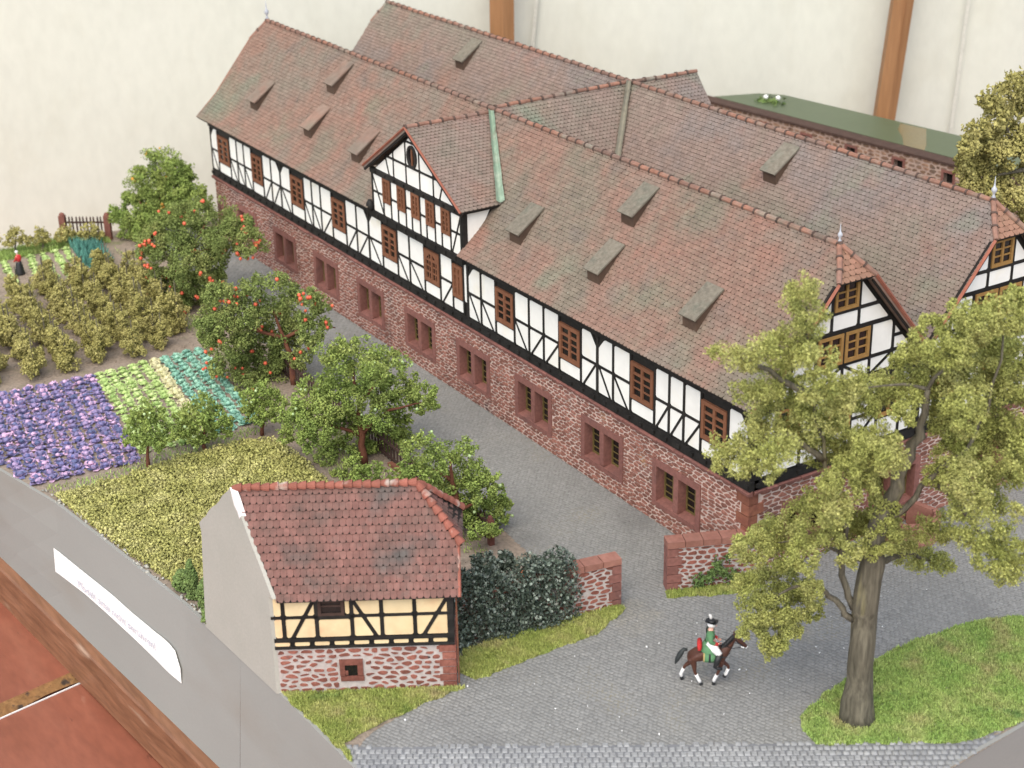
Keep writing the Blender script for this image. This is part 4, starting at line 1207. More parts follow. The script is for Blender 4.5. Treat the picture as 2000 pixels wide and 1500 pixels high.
valley((xR + .1, DRY + .05, DRZ + .02), (DER - .0, DEY - .05, DEZ + .02), .15, M['copper'], 'copper_valley')
valley((xR + .05, yB - .05, zB), (xR + (yV - yA), yV, zV), .15, M['lead'], 'lead_valley')
def finial(p, s=1.0):
    b = MB(); b.lathe(p, [(.10 * s, 0), (.12 * s, .08 * s), (.06 * s, .18 * s), (.07 * s, .28 * s), (.16 * s, .42 * s), (.15 * s, .55 * s), (.06 * s, .68 * s), (.035 * s, .95 * s), (.01 * s, 1.25 * s)], 10)
    b.build('finial', M['zinc'], house, smooth=True)
finial((-46.0, yA, zA + .1), .8); finial((-.45, yA, zA + .12), .52); finial((-.62, yB, zB + .12), .66); finial((-46.1, yB, zB + .05), .35)

# roof vents (small wedge dormers)
def vent(x, y, z, m, s=1.0):
    w, hgt, dl = .40 * s, .46 * s, 1.12 * s
    up = Vector((0, 1, SL)); 
    P = Vector((x, y, z))
    fb = [P + Vector((-w, -.04, 0)), P + Vector((w, -.04, 0))]
    ft = [p + Vector((0, -.02, hgt)) for p in fb]
    bk = [p + up * dl + Vector((0, .04, .02)) for p in fb]
    b = MB(); b.add(fb + ft + bk, [(0, 1, 3, 2), (1, 5, 3), (0, 2, 4)]); 
    v_ = b.build('roof_vent', M['ventside'], house)
    b = MB(); o_ = .07
    q = [ft[0] + Vector((-o_, -.12, -.03)), ft[1] + Vector((o_, -.12, -.03)), bk[1] + Vector((o_, 0, .03)), bk[0] + Vector((-o_, 0, .03))]
    nn = (q[1] - q[0]).cross(q[3] - q[0]).normalized()
    b.slab(q, nn, 0, .07); b.build('vent_lid', m, v_)
for (x, y, z) in ((-41.68, .86, 8.03), (-35.65, 2.45, 9.90), (-35.26, .84, 8.0), (-30.07, .80, 7.96), (-15.96, .76, 7.92), (-10.48, 2.42, 9.86), (-10.37, .75, 7.92), (-4.46, .78, 7.95)):
    vent(x, y, z, M['ventlid'] if x > -25 else M['roof'])
for (x, y) in ((-35.76, 10.05), (-11.12, 10.05)): vent(x, y, zB - (zB - zV) / (yB - yV) * (yB - y), M['ventlid'])

# ------------------------------------------------------------------ the small hut cut open at the edge of the base
HA = Vector((-2.95, -16.70, 0)); HS = Vector((.5134, .8582, 0)).normalized(); HN = Vector((-HS.y, HS.x, 0)); HL = 5.64
hut = thing('hut', (HA.x, HA.y, 0), 'small half-timbered hut with ochre panels, red tiled roof and cut-off grey gable', 'hut')
def hf(u, z, d): p = HA + HS * u - HN * d; return (p.x, p.y, z)       # front face, towards the street
def hp(u, v, z): p = HA + HS * u + HN * v; return Vector((p.x, p.y, z))
def hside(u, z, d): p = HA + HS * (HL + d) + HN * u; return (p.x, p.y, z)
def cut_s(v):                                             # where the model edge slices the hut at depth v
    # point on the edge line with normal distance v from the front face
    e0 = Vector((-2.95, -16.71, 0)); e1 = Vector((-9.57, -17.10, 0)); ed = e1 - e0
    t = v / ed.dot(HN); p = e0 + ed * t
    return (p - HA).dot(HS)
HR_V, HR_Z = 1.66, 6.50
EV, EZH = -.30, 3.52
RV, RZ = 3.85, 4.10
# walls
b = MB(); fbox(b, hf, 0, HL, 0, 1.66, -.3, 0); fbox(b, hside, .3, RV, 0, 1.66, -.3, 0); b.build('stone_wall', M['mortar_hut'], hut)
b = MB(); fbox(b, hf, 0, HL, 1.66, 3.95, -.3, 0); fbox(b, hside, .3, RV, 1.66, 3.95, -.3, 0)
pl = [hside(.0, 3.95, -.02), hside(RV, 3.95, -.02), hside(1.9 + .8, 5.0, -.02), hside(1.66 - .9, 5.0, -.02)]; b.add(pl, [(0, 1, 2, 3)])
b.build('timber_wall', M['timber'], hut)
hole = (1.95, 2.75, .22, 1.28)
items = [stone_geo(p, hf, rnd, t=.03) for p in rubble(0.02, HL - .45, .03, 1.64, .37, .175, [hole], rnd, gap=.036)]
items += [stone_geo(p, hside, rnd, t=.03) for p in rubble(.42, RV - .1, .03, 1.64, .40, .16, [], rnd, gap=.03)]
wall_stones(items, M['stone_hut'], hut, 292)
for i in range(6):
    z0, z1 = .04 + i * .272, .04 + i * .272 + .235
    lx = .50 if i % 2 else .40; q = MB(); fbox(q, hf, HL - lx, HL + .035, z0, z1, -.34, .04); q.build('quoin', M['stone_hut'], hut)
sv = MB(); fbox(sv, hf, 1.98, 2.72, 1.02, 1.22, -.1, .06); fbox(sv, hf, 1.98, 2.14, .62, 1.02, -.1, .05); fbox(sv, hf, 2.54, 2.72, .62, 1.02, -.1, .05); fbox(sv, hf, 2.0, 2.74, .42, .60, -.1, .05)
vh = sv.build('vent_surround', M['stone_hut'], hut)
q = MB(); fbox(q, hf, 2.14, 2.54, .60, 1.02, -.02, .012); q.build('vent_hole', M['glass'], vh)
q = MB(); fbox(q, hf, 2.15, 2.24, .64, .80, .0, .045); q.build('vent_stone', M['stone_hut'], vh)
# timber frame
def hb(p, q_, w, d1=.05, nm='timber_post'): fbeam(hf, p, q_, w, 0, d1, nm, M['timber'], hut)
hpst = [.34, 1.37, 2.47, 3.40, 4.43, HL - .10]
hb((0, 1.72), (HL, 1.72), .10, .055, 'sill_beam'); hb((0, 1.99), (HL, 1.99), .12, .055, 'sill_beam'); hb((0, 3.72), (HL, 3.72), .3, .05, 'wall_plate')
for i, x in enumerate(hpst): hb((x, 2.04), (x, 3.7), .20 if i == 5 else .125)
hcell = [(-.05, .34, ''), (.34, 1.37, 'r/'), (1.37, 2.47, 'w'), (2.47, 3.40, 'l\\'), (3.40, 4.43, ''), (4.43, HL - .10, 'r/')]
for (u0, u1, c) in hcell:
    br = []; hd = []
    if c == 'r/': br = [((u1 + .02, 3.58), (u0 + (u1 - u0) * .22, 2.03))]
    if c == 'l\\': br = [((u0 + .02, 3.45), (u0 + (u1 - u0) * .82, 2.03))]
    for p, q_ in br: hb(p, q_, .12, .046, 'timber_brace')
    if c != 'w':
        hb((u0, 2.82), (u1, 2.82), .095, .05, 'timber_rail')
        for z0, z1 in ((2.03, 2.82), (2.82, 3.62)):
            cell_panels(hf, rect(max(u0, 0), u1, z0, z1), br, hut, M['infill_hut'], 0, .028, pad=.055, bw=.10)
    else:
        hb((u0, 2.80), (u1, 2.80), .12, .05, 'timber_rail')
        cell_panels(hf, rect(u0, u1, 2.03, 2.76), [], hut, M['infill_hut'], 0, .028, pad=.055)
        cell_panels(hf, rect(u1 - .25, u1, 2.84, 3.62), [], hut, M['infill_hut'], 0, .028, pad=.055)
        q = MB(); fbox(q, hf, u0 + .06, u0 + .16, 2.86, 3.6, 0, .07); fbox(q, hf, u1 - .32, u1 - .22, 2.86, 3.6, 0, .07); fbox(q, hf, u0 + .16, u1 - .32, 2.86, 2.95, 0, .06)
        for k_ in (.40, .66, .93): fbox(q, hf, u0 + .16, u1 - .32, 2.95 + .62 * k_ - .03, 2.95 + .62 * k_ + .03, 0, .04)
        w_ = q.build('window', M['fencewood'], hut)
        q = MB(); fbox(q, hf, u0 + .1, u1 - .26, 2.9, 3.6, .0, .015); q.build('glass', M['glass'], w_)
for i in range(9):                                       # infill slips between the two sill beams
    u0 = .02 + i * .62; u1 = min(u0 + .46, HL - .22); fpanel(hf, round_corners(rect(u0, u1, 1.785, 1.915), .03), 0, .04, 'infill_panel', M['infill_hut'], hut)
# cut gable of grey plaster in the plane of the base edge
prof = [(0.0, 0.0), (-.02, EZH + .10), (EV + .05, EZH + .12), (HR_V, HR_Z + .05), (RV - .02, RZ + .08), (RV - .1, 3.9), (4.16, 0.0)]
def jag(p, q_, n_, amp):
    out = []
    for i in range(n_):
        t = i / n_; v = p[0] + (q_[0] - p[0]) * t; z = p[1] + (q_[1] - p[1]) * t
        if 0 < i: v += rnd.uniform(-amp, amp); z += rnd.uniform(-amp, amp)
        out.append((v, z))
    return out
pp = []
for i in range(len(prof)):
    a, c = prof[i], prof[(i + 1) % len(prof)]
    pp += jag(a, c, 9 if i in (2, 3) else 1, .025)
lo = [hp(cut_s(v) + .06, v, z) for v, z in pp]; hi = [hp(cut_s(v) - .07, v, z) for v, z in pp]; k_ = len(pp)
b = MB(); b.add(lo + hi, [tuple(range(k_)), tuple(range(2 * k_ - 1, k_ - 1, -1))] + [(i, (i + 1) % k_, k_ + (i + 1) % k_, k_ + i) for i in range(k_)])
b.build('cut_gable', M['plaster'], hut)
b = MB()                                                 # chipped white edge at the peak
cp_ = [(HR_V - .05, HR_Z + .10), (HR_V - .10, HR_Z - .10), (HR_V - .20, HR_Z - .45), (HR_V - .36, HR_Z - .62), (HR_V - .44, HR_Z - .80), (HR_V - .50, HR_Z - .70), (HR_V - .22, HR_Z - .10)]
lo = [hp(cut_s(v) + .10, v, z) for v, z in cp_]; hi = [hp(cut_s(v) - .09, v, z) for v, z in cp_]; k_ = len(cp_)
b.add(lo + hi, [tuple(range(k_)), tuple(range(2 * k_ - 1, k_ - 1, -1))] + [(i, (i + 1) % k_, k_ + (i + 1) % k_, k_ + i) for i in range(k_)])
b.build('bare_gypsum_chip', M['chip'], hut)
# roof
HE = HL + .22; RS = 4.62
P_f = [hp(cut_s(EV) + .04, EV, EZH), hp(HE, EV, EZH), hp(HE, .62, 4.88), hp(RS, HR_V, HR_Z), hp(cut_s(HR_V) + .04, HR_V, HR_Z)]
P_h = [hp(HE + .12, .62, 4.86), hp(HE + .12, 2.85, 4.95), hp(RS, HR_V, HR_Z)]
P_b = [hp(cut_s(RV) + .04, RV, RZ - .2), hp(HE, RV, RZ - .2), hp(HE, 2.85, 4.95), hp(RS, HR_V, HR_Z), hp(cut_s(HR_V) + .04, HR_V, HR_Z)]
b = MB(); T = []
for poly, u, up, t in ((P_f, HS, P_f[4] + HS * .8, (.205, .262)), (P_h, HN, P_h[2], (.205, .25))):
    O, U, Vv, Nn, mp = slope_frame(poly[0], u, up)
    pl = poly if (poly[1] - poly[0]).cross(poly[2] - poly[1]).dot(Nn) > 0 else poly[::-1]
    b.slab(pl, Nn, -.10, -.004)
    T += tiles_on([mp(p) for p in poly], O, U, Vv, Nn, t[0], t[1], rnd, True, h=.042)
nn = (P_b[1] - P_b[0]).cross(P_b[2] - P_b[1]).normalized(); pl = P_b
if nn.z < 0: nn = -nn; pl = P_b[::-1]
b.slab(pl, nn, -.1, 0, 0, 1)
rfh = b.build('roof', None, hut, mats=[M['soffit'], M['roof_hut']])
T.sort(key=lambda it: (it[0][0] - CAM).length)
for vs, fs in T[:300]:
    q = MB(); q.add(vs, fs); q.build('roof_tile', M['roof_hut'], rfh)
q = MB()
for vs, fs in T[300:]: q.add(vs, fs, rnd.random())
if T[300:]: tag(q.build('roof_tiles', M['roof_hut'], rfh), kind='stuff')
# conical ridge tiles, laid along the ridge and down the hip
b = MB()
for x0, x1, r0, r1 in ((0, .31, .155, .085), ):
    vs = []
    for x, r_ in ((x0, r0), (.10, r0 * .95), (x1, r1)):
        for j in range(9):
            a = math.radians(-20 + 220 * j / 8); vs.append((x, r_ * math.cos(a), r_ * math.sin(a)))
    b.add(vs, [(9 * i + j, 9 * i + j + 1, 9 * i + 10 + j, 9 * i + 9 + j) for i in range(2) for j in range(8)] + [tuple(range(8, -1, -1)), tuple(range(18, 27))])
rmh = b.mesh('ridge_tile'); rmh.materials.append(M['ridge_hut'])
ridge_line(hp(RS, HR_V, HR_Z + .04), hp(cut_s(HR_V) + .02, HR_V, HR_Z + .04), rmh, .285, hut)
ridge_line(hp(HE + .1, .60, 4.92), hp(RS, HR_V, HR_Z + .05), rmh, .30, hut, 'hip_tile'); ridge_line(hp(HE + .1, 2.85, 5.0), hp(RS, HR_V, HR_Z + .05), rmh, .30, hut, 'hip_tile')
b = MB(); b.tube([hp(HE, EV, EZH + .02), hp(HE + .01, .62, 4.9)], .05, 5); b.build('verge_tiles', M['ridge_hut'], hut)
b = MB(); b.tube([hp(HL + .10, -.08, .25), hp(HL + .10, -.08, 3.4)], .03, 6); b.build('corner_pipe', M['redbark'], hut)

# ------------------------------------------------------------------ gate walls, courtyard wall, green board
def rubble_wall(name, a, c, h, t, label, m_st, m_mo, cap=None, ends=(False, True), limit=300, sw=.34, sh=.17, holes=(), cat='wall', gap=.03):
    a, c = Vector((*a, 0)), Vector((*c, 0)); d = (c - a).normalized(); L_ = (c - a).length; nrm = Vector((d.y, -d.x, 0))
    w = thing(name, (a.x, a.y, 0), label, cat)
    F = lambda u, z, dd: tuple(a + d * u + nrm * dd + Vector((0, 0, z)))
    if holes:
        b = MB(); (hz0, hz1) = (min(x[2] for x in holes), max(x[3] for x in holes)); e = 0
        fbox(b, F, 0, L_, -.05, hz0, -t, 0); fbox(b, F, 0, L_, hz1, h, -t, 0)
        for (u0, u1, _, _) in list(holes) + [(L_, 0, 0, 0)]:
            fbox(b, F, e, u0, hz0, hz1, -t, 0); e = u1
        fbox(b, F, 0, L_, hz0, hz1, -t - .02, -t + .12)
    else:
        b = MB(); fbox(b, F, 0, L_, -.05, h, -t, 0)
    b.build('mortar', m_mo, w)
    it = [stone_geo(p, F, rnd, t=.03) for p in rubble(0.02, L_ - .02, .03, h - .02, sw, sh, holes, rnd, gap=gap)]
    wall_stones(it, m_st, w, limit)
    return w, F, L_, d, nrm
# right gate wall (towards the building corner)
gw, F, L_, d_, n_ = rubble_wall('gate_wall', (-.98, -2.72), (.30, .20), 1.72, .42, 'rubble gate wall with coping running from the opening to the manor corner', M['stone_hut'], M['mortar_hut'])
for i in range(5):
    u0, u1 = -.04 + i * (L_ + .04) / 5, -.04 + (i + 1) * (L_ + .04) / 5 - .025
    b = MB(); fbox(b, F, u0, u1, 1.72, 1.96, -.50, .07); b.build('coping_stone', M['coping'], gw)
for i in range(5):
    z0 = .02 + i * .34; lx = .48 if i % 2 else .36
    b = MB(); fbox(b, F, -.04, lx, z0, z0 + .31, -.46, .05); b.build('quoin', M['sandstone'], gw)
# left gate wall (behind the ivy)
gw2, F2, L2, d2_, n2_ = rubble_wall('gate_wall', (-2.28, -10.75), (-1.10, -4.68), 1.70, .40, 'rubble gate wall half hidden under ivy beside the hut', M['stone_hut'], M['mortar_hut'], limit=220)
for i in range(9):
    u0, u1 = i * (L2 + .05) / 9, (i + 1) * (L2 + .05) / 9 - .025
    b = MB(); fbox(b, F2, u0, u1, 1.70, 1.93, -.48, .07); b.build('coping_stone', M['coping'], gw2)
for i in range(5):
    z0 = .02 + i * .335; lx = .42 if i % 2 else .30
    b = MB(); fbox(b, F2, L2 - lx, L2 + .03, z0, z0 + .30, -.44, .05); b.build('quoin', M['sandstone'], gw2)
# courtyard wall behind the rear wing
hl = [(14.25 + 3.3 * i, 14.25 + 3.3 * i + .62, 3.85, 4.45) for i in range(0, 6)]
cw, Fc, Lc, dc, nc = rubble_wall('courtyard_wall', (-48.0, 27.38), (-12.0, 31.4), 4.92, .7, 'long pale rubble wall with small square openings behind the rear wing roof', M['stone_grey'], M['mortar_grey'], holes=hl, sw=.46, sh=.21, gap=.035)
for (u0, u1, z0, z1) in hl:
    b = MB(); fbox(b, Fc, u0 - .14, u0, z0 - .14, z1 + .14, -.2, .05); fbox(b, Fc, u1, u1 + .14, z0 - .14, z1 + .14, -.2, .05); fbox(b, Fc, u0, u1, z1, z1 + .14, -.2, .05); fbox(b, Fc, u0, u1, z0 - .14, z0, -.2, .05)
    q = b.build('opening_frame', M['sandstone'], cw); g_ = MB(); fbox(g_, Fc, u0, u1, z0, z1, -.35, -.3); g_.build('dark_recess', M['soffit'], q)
b = MB(); fbox(b, Fc, 0, Lc, 4.90, 5.02, -.8, .12); b.build('coping', M['fencewood'], cw)
b = MB(); b.box(-12.5, -11.9, 24.5, 31.0, 0, 3.6); b.slab([(-13.0, 24.5, 3.6), (-11.4, 24.5, 3.6), (-12.2, 24.5, 4.2)], (0, -1, 0), -6.5, 0)
tag(b.build('low_wall', M['plaster']), 'low grey wall end with sloped coping beside the courtyard wall', 'wall')
gbd = thing('green_board', (-30, 33, 4.9), 'glossy green painted board behind the long courtyard wall', 'board')
gpts = [(-38.6, 29.4), (-11.5, 32.45), (-12.4, 36.4), (-36.4, 33.0), (-37.6, 32.0)]
b = MB(); b.slab([(x, y, 4.98) for x, y in gpts], (0, 0, 1), -.35, 0); b.build('board', M['greenboard'], gbd)
bs_ = mat('amber_lacquer_stain', [(.17, .125, .05), (.15, .13, .065)], scale=.4, rough=.25, spec=.5, var=0)
b = MB(); sp = [(-24.3, 30.98), (-22.9, 31.15), (-23.6, 32.0), (-24.8, 33.2), (-25.9, 34.3), (-27.6, 34.0), (-26.8, 33.0), (-25.4, 32.0)]
b.add([(x, y, 4.985) for x, y in sp], [tuple(range(len(sp)))]); b.build('lacquer_stain', bs_, gbd)
g = np.random.default_rng(5)
cen = np.array((-35.55, 31.2, 5.08)) + g.normal(0, 1, (46, 3)) * np.array((.5, .35, .05))
lt = put('green_flock', leaf_mesh('green_flock', cen, g.uniform(.1, .26, 46), g), M['conifer']); tag(lt, 'loose dark green flock tuft lying on the green board', 'flock')
b = MB()
for p in ((-35.85, 31.1, 5.25), (-35.1, 31.4, 5.3)): b.lathe(p, [(.05, -.15), (.14, -.05), (.15, .05), (.06, .13)], 8)
tag(b.build('white_bead', M['speck']), 'two white beads lying in the flock on the green board', 'beads')

# picket fences
def fence(name, a, c, h, n_, label, posts_at=(0, 1), sp=None, ph=None):
    a, c = Vector((*a, 0)), Vector((*c, 0)); d = c - a; f = thing(name, (a.x, a.y, 0), label, 'fence'); dn = d.normalized(); s = Vector((-dn.y, dn.x, 0))
    for t in posts_at:
        p = a + d * t; b = MB(); w = .17 if n_ < 30 else .10
        q = [p + s * y + dn * x for x, y in ((-w, -w), (w, -w), (w, w), (-w, w))]
        b.slab([Vector((v.x, v.y, 0)) for v in q], (0, 0, 1), 0, ph or h * 1.1)
        b.lathe((p.x, p.y, (ph or h * 1.1)), [(w, 0), (w * .9, .1), (w * .4, .17)], 8); b.build('post', M['redpost'], f)
    for z in (h * .22, h * .74):
        b = MB(); b.beam(a + Vector((0, 0, z)), c + Vector((0, 0, z)), s, .10, -.03, .03); b.build('rail', M['fencewood'], f)
    b = MB(); b.box(-.045, .045, -.02, .02, .06, h * .92); b.add([(-.045, -.02, h * .92), (.045, -.02, h * .92), (.045, .02, h * .92), (-.045, .02, h * .92), (0, 0, h)], [(0, 1, 4), (1, 2, 4), (2, 3, 4), (3, 0, 4)])
    me = b.mesh('picket'); me.materials.append(M['fencewood'])
    rz = math.atan2(d.y, d.x)
    for i in range(n_):
        p = a + d * ((i + .8) / (n_ + .6)) + s * .05
        place('picket', me, f, Matrix.Translation(p) @ Matrix.Rotation(rz, 4, 'Z') @ Matrix.Rotation(rnd.uniform(-.02, .02), 4, 'Y'))
    return f
fence('picket_gate', (-50.45, -7.50), (-48.98, -5.42), 1.38, 12, 'dark picket gate between two red-brown posts at the far garden edge', ph=1.42)
fence('garden_fence', (-27.0, -5.62), (-7.3, -6.05), 1.15, 70, 'dark picket fence with red posts between garden trees and cobbled lane', posts_at=(0, .115, 1.0), ph=1.05)
b = MB(); b.beam((-14.2, -6.5, .62), (-9.4, -6.05, .55), (0, 0, 1), .20, -.07, .07); tag(b.build('timber_rail', M['redbark']), 'red-brown beam lying low under the fruit trees by the fence', 'beam')
# curved sandstone steps wall by the end gable, half hidden by the big tree
b = MB(); arc = []
for i in range(11):
    a = math.radians(-90 + 200 * i / 10); arc.append((1.15 + .62 * math.cos(a), 7.0 + .95 * math.sin(a)))
arc = [(.15, 6.0)] + arc + [(.12, 7.7)]
for (x0, y0), (x1, y1) in zip(arc[:-1], arc[1:]):
    p, q = Vector((x0, y0, 0)), Vector((x1, y1, 0)); b.beam(p + Vector((0, 0, .45)), q + Vector((0, 0, .45)), (0, 0, 1), .24, -.45, .5)
tag(b.build('curved_stair_wall', M['coping']), 'small curved sandstone wall at the end gable behind the big tree', 'stair wall')

# ------------------------------------------------------------------ vegetation
T_big = [(7.7,-5.07,14.54,0.52),(6.79,-4.69,13.45,0.59),(7.51,-4.59,13.51,0.56),(6.78,-4.34,12.52,0.71),(6.51,-4.64,11.96,0.5),(8.3,-5.15,12.71,0.58),(8.56,-5.07,12.18,0.44),(4.99,-5.79,11.83,0.32),(6.73,-6.5,12.49,0.56),(7.12,-6.03,12.66,0.59),(5.54,-3.96,11.61,0.59),(7.11,-4.62,12.32,0.57),(5.4,-5.14,10.65,0.41),(6.59,-5.41,11.32,0.64),(6.58,-4.44,10.91,0.73),(8.13,-4.92,11.68,0.56),(6.23,-5.04,10.05,0.73),(6.05,-3.91,9.84,0.89),(7.35,-3.92,10.18,0.8),(5.52,-5.53,9.0,0.62),(6.0,-5.18,9.18,0.74),(7.86,-5.87,9.97,0.71),(6.66,-3.6,8.84,0.67),(5.7,-6.15,8.84,0.41),(6.77,-6.19,9.05,0.43),(7.81,-6.15,9.32,0.35),(6.71,-2.88,9.16,0.67),(7.9,-3.35,11.19,0.6),(7.62,-2.3,10.98,0.66),(7.61,-1.35,10.57,0.62),(8.34,-1.19,10.87,0.58),(8.14,-0.26,10.73,0.52),(7.94,-3.75,10.84,0.57),(7.38,-2.2,10.22,0.52),(8.82,-2.05,10.72,0.5),(8.17,-0.12,10.05,0.45),(7.01,-2.32,8.79,0.75),(9.14,-3.62,9.7,0.68),(9.35,-3.05,9.62,0.54),(8.5,-3.93,9.12,0.5),(7.08,-1.68,7.62,0.58),(8.5,-2.61,9.63,0.58),(8.56,-1.36,12.18,0.57),(9.6,-1.66,12.46,0.63),(9.42,-0.71,12.62,0.71),(9.97,-0.57,13.23,0.7),(10.32,-0.2,13.56,0.58),(10.07,0.8,13.4,0.57),(9.15,-0.68,13.14,0.5),(8.29,-0.12,10.83,0.66),(9.16,-0.08,11.44,0.8),(8.98,1.13,11.56,0.73),(9.48,1.5,11.65,0.8),(8.98,1.51,10.34,0.82),(10.02,1.24,10.79,0.73),(10.35,-1.29,11.1,0.7),(8.53,0.0,9.42,0.67),(8.71,0.92,8.9,0.83),(9.24,1.4,9.15,0.82),(10.31,1.09,9.65,0.66),(8.9,-0.29,8.65,0.59),(10.35,-1.01,8.97,0.72),(9.37,1.18,8.1,0.83),(9.09,-0.84,8.22,0.44),(10.9,0.31,9.14,0.65),(10.72,-1.3,8.16,0.72),(9.31,1.2,6.87,0.68),(8.48,0.7,5.78,0.7),(10.87,-0.92,7.21,0.65),(8.5,-0.41,5.97,0.53),(10.58,0.56,6.27,0.74),(10.94,-0.44,6.09,0.59),(10.95,0.45,5.63,0.52),(10.11,1.97,5.26,0.54),(9.65,1.86,4.18,0.39),(11.54,-0.11,7.92,0.32),(6.77,0.67,4.01,0.64),(7.12,1.23,3.81,0.61),(7.38,1.65,3.71,0.45),(7.37,-0.25,5.04,0.55),(7.06,-3.83,7.07,0.67),(8.79,-4.51,8.2,0.72),(6.5,-4.09,6.38,0.68),(7.83,-4.3,6.72,0.74),(6.93,-2.42,5.88,0.84),(7.1,-1.56,6.04,0.77),(8.5,-2.19,7.2,0.62),(5.51,-3.99,5.55,0.62),(6.95,-5.84,6.38,0.56),(7.36,-6.59,7.06,0.36),(6.65,-4.57,5.65,0.61),(8.41,-5.19,6.52,0.51),(8.71,-3.71,6.43,0.51),(8.6,-2.61,6.37,0.59),(8.37,-1.77,6.33,0.53),(8.96,-3.55,8.64,0.5),(8.7,-4.67,8.86,0.43),(5.66,-4.54,5.97,0.38),(6.89,-5.92,5.26,0.48),(5.64,-4.02,4.01,0.7),(6.21,-3.49,4.02,0.7),(7.77,-4.12,4.92,0.38),(6.63,-5.45,4.1,0.61),(6.89,-4.68,3.96,0.69),(6.99,-3.76,3.88,0.54),(6.23,-5.27,3.11,0.43),(6.73,-4.69,3.08,0.65),(6.91,-4.04,3.21,0.49),(6.47,-2.81,2.92,0.35),(6.87,-4.78,2.55,0.39),(7.17,-4.76,3.07,0.38)]
T_bigbr = [[(8.32,-2.51,-0.06),(8.3,-2.53,1.4),(8.3,-2.54,2.86),(8.31,-2.53,4.12),(8.34,-2.48,5.51),(8.41,-2.37,6.88),(8.64,-2.0,8.04),(8.79,-1.75,9.02),(8.95,-1.51,9.99),(8.99,-1.43,11.1)],[(8.12,-2.82,3.59),(7.82,-3.31,4.23),(7.6,-3.65,4.68),(7.24,-4.24,4.87),(6.85,-4.86,4.36)],[(8.14,-2.8,3.95),(7.98,-3.05,4.66),(7.85,-3.26,5.88),(7.88,-3.21,6.73),(7.64,-3.6,7.59),(7.53,-3.77,8.92),(7.31,-4.13,10.86),(7.19,-4.31,12.11),(7.11,-4.43,13.65)],[(7.53,-3.77,8.92),(6.95,-4.69,9.75),(6.42,-5.55,9.62)],[(7.31,-4.13,10.86),(6.6,-5.26,11.83),(6.06,-6.12,12.16)],[(8.34,-2.48,5.51),(7.2,0.42,4.39),(7.2,1.36,3.81)],[(8.41,-2.37,6.88),(8.82,-1.71,7.37),(9.17,-1.15,8.35),(9.6,-0.46,9.15),(9.93,0.06,10.43),(10.03,0.23,12.76)],[(9.17,-1.15,8.35),(9.6,-0.46,7.5),(10.14,0.41,6.12),(10.56,1.07,5.07)],[(8.99,-1.43,11.1),(8.59,-2.08,11.27),(7.98,-3.04,11.14)],[(8.99,-1.43,11.1),(9.24,-1.04,12.03),(9.58,-0.49,12.78)],[(8.26,-2.61,5.52),(7.52,-3.79,6.24),(6.88,-4.81,6.27)],[(8.79,-1.75,9.02),(8.21,-2.69,9.21),(7.98,-3.05,8.9)]]
T_far = [(-47.38,-2.65,4.31,0.99),(-45.94,-2.18,4.28,0.84),(-47.06,-3.72,3.84,0.84),(-48.57,-3.58,2.55,0.86),(-47.22,-3.16,2.96,1.13),(-46.75,-2.3,2.93,1.08),(-45.21,-1.86,3.09,0.84),(-46.08,-1.73,3.73,0.71),(-46.01,-1.0,2.28,0.63),(-45.13,-1.7,2.05,0.7),(-47.62,-3.43,1.87,1.0),(-47.04,-2.45,1.84,1.09),(-45.67,-2.41,1.75,0.85),(-48.14,-4.22,2.33,0.57),(-47.22,-3.35,1.22,1.0)]
T_farbr = [[(-47.47,-3.63,-0.0),(-47.28,-3.33,1.2),(-46.97,-2.84,2.67),(-46.69,-2.38,3.84)],[(-47.28,-3.33,1.2),(-46.48,-2.05,2.06)],[(-47.28,-3.33,1.2),(-47.67,-3.95,2.41)]]
T_farlow = [(-48.48,-4.67,1.28,0.72),(-47.67,-4.23,1.27,0.8),(-48.74,-5.0,1.43,0.52),(-48.45,-4.47,0.5,0.63),(-46.93,-3.93,1.11,0.71),(-47.25,-4.33,0.5,0.57)]
T_farlowbr = [[(-47.98,-4.34,-0.0),(-47.99,-4.36,0.91),(-48.24,-4.75,1.37)]]
T_berryup = [(-36.41,-4.8,4.83,0.81),(-36.53,-3.69,4.45,0.9),(-36.0,-6.05,4.79,0.88),(-36.9,-6.56,4.11,0.88),(-35.32,-3.42,4.19,0.71),(-34.34,-3.09,3.6,0.76),(-34.11,-2.53,3.28,0.38),(-36.88,-7.18,3.44,0.88),(-36.47,-6.28,3.37,1.14),(-36.3,-4.99,3.43,1.15),(-34.96,-4.18,3.64,1.01),(-37.19,-7.39,2.86,0.63),(-37.74,-6.48,1.83,0.9),(-35.34,-6.02,2.58,1.13),(-35.89,-4.45,2.35,1.02),(-37.29,-5.93,0.88,1.03),(-35.77,-5.43,1.24,1.02),(-35.16,-4.84,1.57,0.76),(-37.88,-6.56,0.56,0.73),(-36.26,-6.53,0.51,0.64),(-34.2,-3.47,3.18,0.55),(-34.84,-3.37,4.05,0.76),(-36.85,-5.39,-0.07,0.65)]
T_berryupbr = [[(-36.88,-6.34,-0.0),(-36.68,-6.03,1.09),(-36.4,-5.57,2.71),(-35.91,-4.79,4.3)],[(-36.4,-5.57,2.71),(-37.01,-6.55,3.81)],[(-36.4,-5.57,2.71),(-35.28,-3.78,3.47)]]
